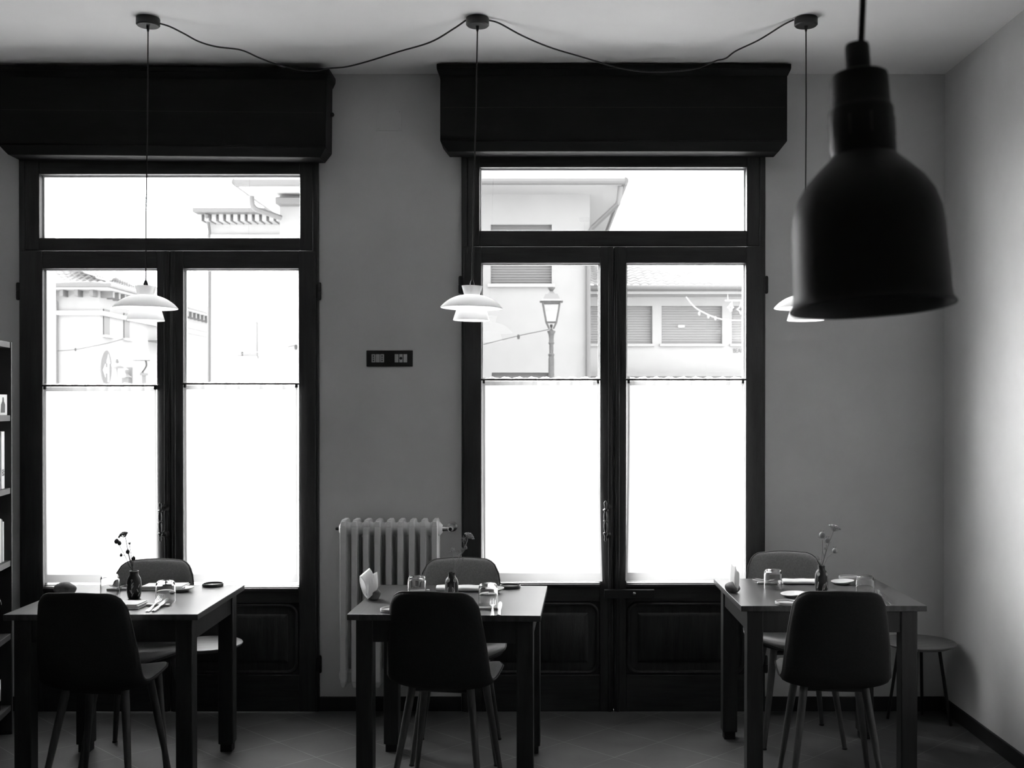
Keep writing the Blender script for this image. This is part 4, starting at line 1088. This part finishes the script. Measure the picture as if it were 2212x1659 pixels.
# ------------------------------------------------------------------ bookshelf at the left edge
def shelf():
    far = P(24.5, 873, 5.36); ang = R(11)
    t = thing('bookshelf', 'tall wooden shelf unit cut off by the left frame edge', 'bookshelf', (far.x, far.y, 0), ang)
    # local: x to the left is -x (depth), y towards the camera is -y ; front face at x = 0
    Dp, Ln = .26, .80
    zs = [P(0, py, 5.3).z for py in (738, 897, 1055, 1213, 1372, 1528)]
    for i, z in enumerate(zs):
        m = MB(); m.box(-Dp, 0, -Ln, -.018, z-.028, z); m.build('shelf_board', 'shelf_wood', t, local=True, bevel=.002)
    m = MB(); m.box(-Dp, 0.004, -.018, 0, 0, zs[0]); m.build('side_panel', 'shelf_dark', t, local=True, bevel=.002)
    m = MB(); m.box(-Dp, 0.004, -Ln-.018, -Ln, 0, zs[0]); m.build('side_panel', 'shelf_dark', t, local=True, bevel=.002)
    m = MB(); m.box(-Dp-.012, -Dp, -Ln-.018, 0, 0, zs[0]); m.build('back_panel', 'shelf_dark', t, local=True)
    M = MW[t.name]
    W = lambda x, y, z: tuple(M @ Vector((x, y, z)))
    def stand(mb, nm, mt, x, y, z, lab, cat, group=None, rz=0):
        o = mb.build(nm, mt, None, local=True, bevel=.0015, ang=40); o.location = W(x, y, z+.0005); o.rotation_euler = (0,0,ang+rz)
        return tag(o, lab, cat, group)
    m = MB(); m.lathe([(0,0),(.036,0),(.037,.003),(.037,.085),(.034,.093),(.030,.096),(.030,.103),(0,.104)], (0,0,0), 28)
    stand(m, 'white_canister', 'can_white', -.06, -.165, zs[0], 'white canister standing on top of the shelf unit', 'canister')
    m = MB(); m.lathe([(0,0),(.036,0),(.038,.003),(.038,.085),(.030,.115),(.016,.135),(.0145,.19),(.017,.195),(.017,.205),(0,.205)], (0,0,0), 24)
    o = stand(m, 'glass_bottle', 'can_white', -.07, -.185, zs[1], 'pale bottle beside a picture card on the second shelf from the top', 'bottle')
    # card with the silhouette of a bottle
    m = MB(); m.box(-.002, 0, 0, .10, 0, .098)
    c_ = stand(m, 'picture_card', 'book_white', -.02, -.135, zs[1], 'small white card with a dark bottle silhouette on the second shelf', 'card', rz=R(-6))
    MW[c_.name] = Matrix.Translation(c_.location) @ Matrix.Rotation(ang+R(-6), 4, 'Z')
    m = MB(); m.prism([(.022,.012),(.072,.012),(.074,.05),(.060,.066),(.056,.085),(.044,.085),(.041,.066),(.026,.05)], lambda a, b_, d: Vector((d, a, b_)), .0002, .0008); m.build('printed_bottle', 'book_black', c_, local=True, flat=True)
    # folder with a small printed square
    m = MB(); m.box(-.20, 0, 0, .052, 0, .272)
    f_ = stand(m, 'box_file', 'book_white', -.012, -.125, zs[2], 'tall white box file with a dark printed square on the third shelf', 'box file')
    m = MB(); m.box(0, .0006, .012, .044, .062, .092); e_ = m.build('printed_square', 'book_black', f_, local=True, flat=True)
    m = MB()
    for (a, b_, r_) in ((.022,.070,.004),(.034,.076,.004),(.022,.084,.0035),(.036,.087,.003)): m.lathe([(r_,0),(r_,.0004),(0,.0005)], (.0006, a, b_), 12, M=Matrix.Rotation(PI/2, 3, 'Y'))
    m.build('printed_dot', 'book_white', e_, local=True, flat=True)
    m = MB(); m.box(-.20, 0, 0, .030, 0, .255); stand(m, 'box_file', 'book_grey', -.012, -.170, zs[2], 'grey box file beside the white one on the third shelf', 'box file')
    y = -.055
    for (w, h, mt, lab) in ((.022,.190,'book_white','pale speckled book, the last on the fourth shelf towards the window'), (.016,.202,'book_grey','thin grey book second from the window end of the fourth shelf'),
                            (.020,.208,'book_white','white book third from the window end of the fourth shelf'), (.026,.220,'book_black','black book fourth from the window end of the fourth shelf')):
        m = MB(); m.box(-.16, 0, 0, w, 0, h); m.box(-.158, -.002, .002, w-.002, h, h+.001)
        stand(m, 'book', mt, -.02, y-w, zs[3], lab, 'book', 'books on the fourth shelf'); y -= w+.003
    m = MB(); m.lathe([(0,0),(.055,0),(.068,.02),(.072,.06),(.062,.11),(.040,.150),(.026,.175),(.030,.195),(.040,.205),(.034,.205),(.020,.175)], (0,0,0), 32)
    m.tube(smooth_path([(.026,0,.18),(.060,0,.19),(.075,0,.15),(.062,0,.11)], 6), .007, 10)
    stand(m, 'ceramic_jug', 'bottle_dark', -.09, -.135, zs[4], 'dark glossy jug with handle on the fifth shelf', 'jug')
    m = MB(); m.lathe([(0,0),(.036,0),(.038,.004),(.038,.17),(.030,.20),(.0145,.225),(.0135,.28),(.016,.285),(.016,.30),(0,.30)], (0,0,0), 28)
    o = stand(m, 'wine_bottle', 'bottle_dark', -.055, -.135, zs[5], 'dark wine bottle with a white label on the lowest shelf', 'bottle')
    MW[o.name] = Matrix()
    q = MB(); rows = []
    for zz in (.05, .15): rows.append([Vector((.0386*math.cos(R(a)), .0386*math.sin(R(a)), zz)) for a in range(-75, 80, 5)])
    q.grid(rows); q.build('bottle_label', 'book_white', o, local=True, solid=.0006)
shelf()

# ------------------------------------------------------------------ outdoors
GZ = -0.15
b = MB(); b.box(-60, 60, WOUT+.002, 90, GZ-.2, GZ); tag(b.build('street', 'street_asphalt'), kind='structure')
def tiles(m, x0, x1, y0, z0, y1, z1, xl1=None, pitch=.22, mi=0):
    """rows of curved roof tiles from the eave (y0,z0) up to the ridge (y1,z1); xl1 pulls the left edge in (hip)"""
    ln = math.hypot(y1-y0, z1-z0); nr = max(2, int(ln/.36)); xl1 = x0 if xl1 is None else xl1
    for i in range(nr):
        a, c = i/nr, (i+1.12)/nr; c = min(c, 1)
        xa = x0+(xl1-x0)*a
        n = max(4, int((x1-xa)/pitch*6)); lo, hi = [], []
        for j in range(n+1):
            x = xa+(x1-xa)*j/n; h = .045*abs(math.sin(PI*x/pitch))
            lo.append(Vector((x, y0+(y1-y0)*a, z0+(z1-z0)*a+h+.05))); hi.append(Vector((max(x, x0+(xl1-x0)*c), y0+(y1-y0)*c, z0+(z1-z0)*c+h)))
        m.grid([[p-Vector((0,-.005,.05)) for p in lo], lo, hi], mi)
def slat_shutter(par, x0, x1, z0, z1, y, pitch=.055, mt='shutter_slat'):
    m = MB(); n = int((z1-z0)/pitch)
    for i in range(n):
        za = z0+(z1-z0)*i/n; zb_ = z0+(z1-z0)*(i+1)/n
        m.hexa([(x0,y,za),(x1,y,za),(x1,y+.03,za),(x0,y+.03,za)], [(x0,y+.018,zb_-.004),(x1,y+.018,zb_-.004),(x1,y+.03,zb_-.004),(x0,y+.03,zb_-.004)])
    return m.build('roller_shutter', mt, par, flat=True)
def walls_with_holes(m, x0, x1, y, z0, z1, holes, th=.25, mi=0):
    xs = sorted({x0, x1} | {h[0] for h in holes} | {h[1] for h in holes}); zs = sorted({z0, z1} | {h[2] for h in holes} | {h[3] for h in holes})
    for i in range(len(xs)-1):
        for k in range(len(zs)-1):
            cx_, cz_ = (xs[i]+xs[i+1])/2, (zs[k]+zs[k+1])/2
            if any(h[0] < cx_ < h[1] and h[2] < cz_ < h[3] for h in holes): continue
            m.box(xs[i], xs[i+1], y, y+th, zs[k], zs[k+1], mi)
PX = lambda px, Y: P(px, 873, Y).x
PZ = lambda py, Y: P(1100, py, Y).z
def building(label, base): return thing('building', label, 'building', base)

# house with rolled shutters behind the street lantern
def house_a():
    Y = 24.0; x0, x1 = -2.7, PX(1274, Y); ze = PZ(400, 23)
    t = building('pale house with a rolled shutter and downpipe behind the street lantern', ((x0+x1)/2, Y+4, GZ))
    holes = [(PX(1060,Y), PX(1192,Y), PZ(614,Y), PZ(485,Y)), (PX(1062,Y), PX(1186,Y), GZ+.9, PZ(805,Y))]
    m = MB(); walls_with_holes(m, x0, x1, Y, GZ, ze, holes); m.box(x0, x1, Y+.25, Y+9, GZ, ze); m.build('wall', 'plaster', t, flat=True)
    for h in holes:
        s_ = slat_shutter(t, h[0], h[1], h[2], h[3], Y+.12)
        m = MB(); m.box(h[0]-.06, h[1]+.06, Y-.09, Y+.1, h[2]-.06, h[2]); m.build('window_sill', 'sill_stone', t)
    m = MB(); oy, ox = Y-1.0, PX(1343, Y-1.0)
    m.box(x0-.5, ox, oy, Y+9.5, ze, ze+.10); m.build('soffit', 'cornice', t, flat=True)
    m = MB(); tiles(m, x0-.5, ox, oy+.05, ze+.14, Y+5, ze+1.9); m.build('roof', 'roof_tile', t)
    m = MB(); m.tube([(x0-.5, oy-.06, ze+.08), (ox+.06, oy-.06, ze+.08)], .085, 10); m.tube([(ox+.06, oy-.06, ze+.08), (ox+.06, Y+9.5, ze+.08)], .085, 10); m.build('gutter', 'gutter_metal', t)
    m = MB(); px_ = x1-.04
    m.tube([(ox-.02, Y-.9, ze), (ox-.06, Y-.85, ze-.35), (px_+.08, Y-.12, ze-.75), (px_, Y-.08, ze-.95), (px_, Y-.08, GZ)], .055, 10); m.build('downpipe', 'gutter_metal', t)
house_a()
# low shop with roof tiles and shutters on the right
def house_b():
    Y = 28.0; x0, x1 = PX(1272, Y), 6.8; ze = PZ(640, Y)
    t = building('low white shop with tiled roof and three wide closed shutters, seen at the right', ((x0+x1)/2, Y+4, GZ))
    zt, zb_ = PZ(661, Y), PZ(743, Y)
    holes = [(x0+.04, PX(1409,Y), zb_, zt), (PX(1429,Y), PX(1560,Y), zb_, zt), (PX(1580.5,Y), PX(1712,Y), zb_, zt)]
    m = MB(); walls_with_holes(m, x0, x1, Y, GZ, ze, holes); m.box(x0, x1, Y+.25, Y+8, GZ, ze); m.build('wall', 'plaster_white', t, flat=True)
    for k, h in enumerate(holes):
        s_ = slat_shutter(t, h[0], h[1], h[2], h[3], Y+.14, .06, 'shutter_pale')
        if k == 1:
            m = MB(); m.box(PX(1466,Y), PX(1480,Y), Y+.10, Y+.138, PZ(707,Y), PZ(701,Y)); m.build('notice_plate', 'sign_white', s_)
        m = MB(); m.box(h[0]-.05, h[1]+.05, Y-.08, Y+.1, h[2]-.06, h[2]); m.build('window_sill', 'sill_stone', t)
    m = MB(); m.box(x0, x1, Y-.75, Y, ze-.02, ze+.02); m.box(x0, x1, Y-.78, Y-.70, ze-.02, ze+.10); m.build('soffit', 'cornice', t, flat=True)
    m = MB(); m.tube([(x0, Y-.85, ze+.12), (x1, Y-.85, ze+.12)], .075, 10); m.build('gutter', 'gutter_metal', t)
    m = MB(); tiles(m, x0, x1, Y-.8, ze+.18, Y+4.4, ze+1.75); m.build('roof', 'roof_tile', t)
    m = MB(); m.box(x0, x1, Y-.9, Y, PZ(815,Y), PZ(806,Y)); m.build('shop_canopy', 'plaster_grey', t, flat=True)
    cu = bpy.data.curves.new('sign', 'FONT'); cu.body = 'BEAU'; cu.size = .19; cu.extrude = .004
    to = bpy.data.objects.new('sign', cu); col.objects.link(to)
    dg = bpy.context.evaluated_depsgraph_get(); me = bpy.data.meshes.new_from_object(to.evaluated_get(dg))
    bpy.data.objects.remove(to)
    Mt = Matrix.Translation((PX(1583,Y), Y-.012, PZ(762,Y))) @ Matrix.Rotation(PI/2, 4, 'X') @ Matrix.Diagonal((.60,.82,1,1))
    me.transform(MW[t.name].inverted() @ Mt); me.materials.clear(); me.materials.append(MATS['letter'])
    so = bpy.data.objects.new('sign_lettering', me); col.objects.link(so); so.parent = t
house_b()
# big eaved house, upper right of the left transom
def house_c():
    Y = 20.0; x0, x1 = PX(605, Y), -3.1; oy = 19.2; ze = PZ(404, oy)
    t = building('near house corner with wide tiled eaves and slanting drainpipe, upper right of the left door', ((x0+x1)/2, Y+3, GZ))
    m = MB(); m.box(x0, x1, Y, Y+7, GZ, ze); m.build('wall', 'plaster_grey', t, flat=True)
    xe = PX(509, oy)
    m = MB(); m.box(xe+.05, x1, oy+.05, Y+7, ze, ze+.08); m.build('soffit', 'cornice', t, flat=True)
    m = MB(); m.tube([(xe, oy, ze+.09), (x1, oy, ze+.09)], .075, 10); m.tube([(xe, oy, ze+.09), (xe, Y+7, ze+.09)], .075, 10); m.build('gutter', 'gutter_metal', t)
    m = MB(); tiles(m, xe+.08, x1, oy+.05, ze+.14, Y+4.5, ze+2.6, xe+2.2); m.build('roof', 'roof_tile', t)
    m = MB(); m.tube(smooth_path([P(543,424,19.5), P(544,440,19.5), P(552,451,19.55), P(580,461,19.75), P(607,471,19.9)], 5), .05, 10); m.build('downpipe', 'gutter_metal', t)
    m = MB(); m.box(PX(604,Y), x1, Y-.28, Y, PZ(446,Y), PZ(433,Y)); m.frus((PX(604,Y), x1, Y-.28, Y), PZ(433,Y), (PX(604,Y), x1, Y-.10, Y), PZ(428,Y)); m.build('cornice', 'gutter_metal', t)
house_c()
# house with dentil cornice in the middle of the left transom
def house_d():
    Y = 30.0; x0, x1 = PX(452, Y), -5.4; oy = 29.0; ze = PZ(458, oy)
    t = building('far house with a dentil cornice, between the two other houses at the left', ((x0+x1)/2, Y+4, GZ))
    m = MB(); m.box(x0, x1, Y, Y+7, GZ, ze); m.build('wall', 'plaster_white', t, flat=True)
    xe = PX(416, oy)
    m = MB(); m.box(xe, x1, oy, Y+7, ze, ze+.12); m.build('eave', 'gutter_metal', t, flat=True)
    m = MB(); n = 11
    for k in range(n+1):
        a = PX(428+15.5*k, oy+.4); m.box(a, a+.11, oy+.35, Y, ze-.17, ze)
    m.build('dentil', 'cornice', t, flat=True)
    m = MB(); m.box(x0-.06, x1, Y-.12, Y, ze-.55, ze-.45); m.build('cornice_band', 'cornice', t, flat=True)
    m = MB(); tiles(m, xe, x1, oy, ze+.14, Y+4, ze+1.6, xe+1.6); m.build('roof', 'roof_tile', t)
    m = MB(); m.tube([(PX(447,oy+.2), oy+.2, ze), P(452,497,Y-.1), (PX(453,Y), Y-.1, GZ)], .045, 8); m.build('downpipe', 'gutter_metal', t)
    for (a, c, e, f_) in ((503, 562, 507, 530), (514, 556, 696, 770)):
        m = MB(); m.box(PX(a,Y), PX(c,Y), Y-.06, Y+.02, PZ(f_,Y), PZ(e,Y)); w_ = m.build('window', 'plaster_grey', t, flat=True)
        m = MB(); m.box(PX(a,Y)-.03, PX(c,Y)+.03, Y-.12, Y, PZ(f_,Y)-.06, PZ(f_,Y)); m.build('window_sill', 'sill_stone', w_, flat=True)
house_d()
# corner house far left
def house_e():
    Y = 34.0; xc = PX(215, Y); x0 = xc-4; y1 = 46.0; ze = PZ(628, Y)
    t = building('far corner house with dentilled eaves and narrow windows, seen through the left leaf', ((x0+xc)/2, Y+6, GZ))
    m = MB(); m.box(x0, xc, Y, y1, GZ, ze); m.build('wall', 'plaster', t, flat=True)
    m = MB(); m.box(x0, xc+.45, Y-.45, y1, ze, ze+.10); m.box(x0, xc+.12, Y-.12, y1, ze-.75, ze-.62); m.build('eave', 'cornice', t, flat=True)
    m = MB(); m.tube([(x0, Y-.5, ze+.13), (xc+.5, Y-.5, ze+.13), (xc+.5, y1, ze+.13)], .075, 8); m.build('gutter', 'gutter_metal', t)
    m = MB()
    for k in range(8): m.box(xc-.15-.45*k, xc-.05-.45*k, Y-.38, Y, ze-.2, ze)
    for k in range(24): m.box(xc, xc+.38, Y+.1+.48*k, Y+.24+.48*k, ze-.2, ze)
    m.build('dentil', 'gutter_metal', t, flat=True)
    m = MB(); tiles(m, x0, xc+.45, Y-.45, ze+.16, Y+4, ze+1.7)
    rows = MB()
    n = 60
    for i in range(6):
        lo, hi = [], []
        for j in range(n*4+1):
            y = Y-.45+(y1-Y)*j/(n*4); h = .05*abs(math.sin(PI*j/4*1.0))
            a, c = i/6, min(1, (i+1.1)/6)
            lo.append(Vector((xc+.45-2.2*a, y, ze+.18+.95*a+h+.05))); hi.append(Vector((xc+.45-2.2*c, y, ze+.18+.95*c+h)))
        m.grid([lo, hi])
    m.build('roof', 'roof_tile', t)
    for (pa, pb, e, f_) in ((223, 233, 667, 723), (267, 273.5, 676, 730)):
        ya, yb_ = xc*F/(pa-CX), xc*F/(pb-CX); yb_ = ya + max(.75, yb_-ya)
        za, zb_ = PZ(f_, ya), PZ(e, ya)
        m = MB(); m.box(xc-.01, xc+.03, ya, ya+(yb_-ya)*.62, za, zb_); w_ = m.build('window', 'window_dark', t, flat=True)
        m = MB(); m.box(xc, xc+.10, ya-.05, yb_, za-.07, za); m.build('window_sill', 'sill_stone', w_, flat=True)
    m = MB(); ya = 38.2; m.box(xc, xc+.7, ya, ya+1.6, PZ(738,ya), PZ(735,ya)); m.box(xc+.64, xc+.7, ya, ya+1.6, PZ(724,ya), PZ(722,ya))
    for k in range(8): m.box(xc+.65, xc+.68, ya+.1+.2*k, ya+.13+.2*k, PZ(738,ya), PZ(722,ya))
    m.build('balcony', 'gutter_metal', t, flat=True)
    m = MB(); px_ = PX(124, Y); m.tube([(px_-.12, Y-.4, ze), (px_, Y-.08, ze-.35), (px_, Y-.08, GZ)], .05, 8); m.build('downpipe', 'gutter_metal', t)
    m = MB(); m.box(xc-1.6, xc-1.0, Y+3.0, Y+3.6, ze+1.0, ze+2.2); m.build('chimney', 'cornice', t, flat=True)
house_e()
# street lantern
def lantern():
    Y = 22.0; cx_ = PX(1191, Y); z = lambda py: PZ(py, Y); s = Y/F
    t = thing('street_lantern', 'old-fashioned iron street lantern on a post outside the middle door', 'street lamp', (cx_, Y, GZ))
    m = MB(); m.lathe([(.16,GZ),(.16,GZ+.12),(.09,GZ+.2),(.065,GZ+.5),(.058,z(776)),(.05,z(770)),(.062,z(768)),(.062,z(765)),(.04,z(763)),(.044,z(752)),(.04,z(745)),(.062,z(741)),(.05,z(738)),(.048,z(732)),(.058,z(722)),(.082,z(717)),(.082,z(715)),(.03,z(713)),(.02,z(709)),(0,z(708))], (cx_, Y, 0), 14); m.build('post', 'iron_grey', t)
    zt, zb_ = z(654), z(696); wt, wb_ = 18.5*s, 11*s
    m = MB()
    q = lambda w, zz: [(cx_-w,Y-w,zz),(cx_+w,Y-w,zz),(cx_+w,Y+w,zz),(cx_-w,Y+w,zz)]
    a, c = q(wt, zt), q(wb_, zb_); d_ = q(5*s, z(709))
    for k in range(4):
        m.tube([a[k], c[k], d_[k]], .018, 6); m.tube([c[k], c[(k+1)%4]], .012, 6); m.tube([a[k], a[(k+1)%4]], .02, 6)
    m.build('lantern_frame', 'iron_grey', t)
    m = MB(); m.hexa(q(wb_*.96, zb_), q(wt*.96, zt)); m.build('lantern_pane', 'window_glass', t, flat=True)
    m = MB(); m.frus((cx_-25*s, cx_+25*s, Y-25*s, Y+25*s), z(652), (cx_-19*s, cx_+19*s, Y-19*s, Y+19*s), z(647)); m.frus((cx_-18*s, cx_+18*s, Y-18*s, Y+18*s), z(647), (cx_-13*s, cx_+13*s, Y-13*s, Y+13*s), z(636))
    m.frus((cx_-9*s, cx_+9*s, Y-9*s, Y+9*s), z(636), (cx_-3*s, cx_+3*s, Y-3*s, Y+3*s), z(629)); m.build('lantern_roof', 'gutter_metal', t, flat=True)
    m = MB(); m.lathe([(.03,z(629)),(.05,z(626)),(.075,z(622)),(.075,z(621)),(0,z(619))], (cx_, Y, 0), 12); m.build('finial', 'iron_grey', t)
    m = MB(); m.lathe([(.02,z(708)),(.03,z(704)),(.025,z(701)),(0,z(700))], (cx_, Y, 0), 10); m.build('lamp_holder', 'black_metal', t)
lantern()
# round direction sign
def road_sign():
    Y = 20.0; cx_ = PX(231, Y); cz = PZ(794, Y)
    t = thing('road_sign', 'round road sign with white straight-and-left arrows outside the left door', 'road sign', (cx_-.05, Y, GZ))
    n = 40; disc = [(.30*math.cos(2*PI*k/n), .30*math.sin(2*PI*k/n)) for k in range(n)]
    fn = lambda a, b_, d: Vector((cx_+d-.10*a, Y+a, cz+b_))
    m = MB(); m.prism(disc, fn, -.03, 0); m.build('disc', 'sign_blue', t, ang=30)
    m = MB()
    rim = [(.31*math.cos(2*PI*k/n), .31*math.sin(2*PI*k/n)) for k in range(n)]
    m.loop([fn(a, b_, -.014) for a, b_ in rim], .014, 6); m.build('rim', 'gutter_metal', t)
    m = MB(); m.prism([(.03,-.26),(.12,-.26),(.12,.08),(.19,.08),(.075,.25),(-.04,.08),(.03,.08)], fn, .001, .006)
    m.prism([(.03,-.10),(.03,.0),(-.10,.0),(-.10,.07),(-.25,-.05),(-.10,-.18),(-.10,-.10)], fn, .001, .006); m.build('arrow', 'sign_white', t, flat=True)
    m = MB(); m.tube([(cx_-.05, Y, GZ), (cx_-.05, Y, cz+.25)], .03, 10); m.build('post', 'gutter_metal', t)
road_sign()
# small far lamps and a flat-hooded lamp on a bent arm
def far_lamps():
    Y = 27.0; c = P(252, 795, Y)
    t = thing('street_lamp', 'small bell-hooded street lamp just right of the round road sign', 'street lamp', (c.x, Y, GZ))
    m = MB(); m.lathe([(.20,c.z),(.17,c.z+.05),(.06,c.z+.12),(.03,c.z+.22),(0,c.z+.24)], (c.x, Y, 0), 16); m.build('hood', 'gutter_metal', t)
    m = MB(); m.tube([(c.x, Y, GZ), (c.x, Y, c.z)], .022, 8); m.build('post', 'plaster_grey', t)
    Y = 24.0; c = P(273, 815, Y)
    t = thing('street_lamp', 'square lantern with a wide hat right of the bell-hooded lamp', 'street lamp', (c.x, Y, GZ))
    m = MB(); m.lathe([(.11,c.z),(.03,c.z+.08),(.05,c.z+.16),(0,c.z+.2)], (c.x, Y, 0), 16); m.build('hood', 'gutter_metal', t)
    m = MB(); m.box(c.x-.07, c.x+.07, Y-.07, Y+.07, GZ, c.z-.01); m.build('post', 'gutter_metal', t)
    m = MB(); m.box(c.x-.065, c.x+.065, Y+.12, Y+.20, c.z-.4, c.z+.22); m.build('back_plate', 'gutter_metal', t)
    Y = 22.0; c = P(305, 778, Y)
    t = thing('street_lamp', 'flat round-hooded lamp on a bent dark arm beside the left door stile', 'street lamp', (P(314,815,Y).x, Y, GZ))
    m = MB(); m.lathe([(0,c.z-.015),(.165,c.z-.012),(.168,c.z+.004),(.05,c.z+.02),(0,c.z+.02)], (c.x, Y, 0), 28); m.build('hood', 'iron_grey', t)
    m = MB(); m.tube(smooth_path([P(315,779,Y), P(316,790,Y), P(310,800,Y), P(305,806,Y)], 5), .018, 8); m.build('arm', 'black_metal', t)
    x = P(311, 815, Y).x; m = MB(); m.box(x-.03, x+.03, Y-.03, Y+.03, GZ, PZ(807, Y)); m.box(x-.06, x+.06, Y-.06, Y+.06, PZ(811,Y), PZ(806,Y)); m.tube([P(304,806,Y), (x, Y, PZ(806, Y))], .018, 8); m.build('post', 'gutter_metal', t)
far_lamps()
# wires and light strings across the street
def wire(pts, r, lab, mt='wire', bulbs=()):
    q = smooth_path([P(*p) for p in pts], 6); t = thing('string_light', lab, 'string light', q[0], group='wires and light strings across the street')
    m = MB(); m.tube(q, r, 6); m.build('wire', mt, t)
    for (x, y, Y) in bulbs:
        c = P(x, y, Y); m = MB(); m.tube([c+Vector((0,0,.03)), c+Vector((0,0,-.01)), c+Vector((0,0,-.06))], [.018,.03,.02], 8); m.build('bulb', mt, t)
wire([(124,758,33.9),(163,755,33.86),(200,748,33.8),(238,740,34.6),(273,730,36.3)], .009, 'thin dark wire with a bulb along the far corner house', 'wire', [(163,754,33.86),(273,732,36.3)])
wire([(458,772,29.9),(522,765,27.0),(580,757,23.0),(612,751,19.93),(640,746,19.9)], .005, 'faint wire with small bulbs behind the right leaf of the left door', 'wire', [(523,763,27.0),(639,748,19.88)])
wire([(1020,750,21.9),(1068,738,21.9),(1130,723,21.9),(1165,716,21.9),(1188,711,21.9)], .008, 'dark wire running from the left to the street lantern', 'wire', [(1120,726,21.9)])
wire([(1482,641,27.3),(1500,663,27.3),(1530,680,27.3),(1561,690,27.3),(1600,692,27.4),(1650,690,27.6),(1700,684,28.0)], .017, 'white icicle light string sagging before the shop shutter', 'string_white', [(1510,676,27.3),(1530,682,27.3),(1545,686,27.3)])
def star_string():
    Y = 27.3; c = P(1600, 670, Y); s = Y/F
    t = thing('hanging_star_decoration', 'white four-pointed star decoration hanging at the right edge of the middle door', 'decoration', (c.x, Y, PZ(650, Y)))
    m = MB(); m.tube([P(1566,649,Y), P(1640,649,Y)], .02, 6); m.tube([P(1572,636,Y), P(1572,649,Y)], .012, 6); m.tube([P(1632,636,Y), P(1632,649,Y)], .012, 6); m.tube([P(1581,649,Y), P(1581,672,Y)], .010, 6); m.tube([P(1601,649,Y), P(1600,660,Y)], .010, 6); m.build('hanging_bar', 'string_white', t)
    m = MB()
    for (x, y, r_) in ((1600,668,11), (1578,664,9)):
        pts = []
        for k in range(8):
            a = PI/2*k/2; rr = r_ if k % 2 == 0 else r_*.48; pts.append(P(x+rr*.75*math.sin(a), y-rr*math.cos(a), Y))
        m.loop([p for a, b_ in zip(pts, pts[1:]+pts[:1]) for p in (a, a.lerp(b_, .5))], .016, 6)
    m.build('star', 'string_white', t)
star_string()
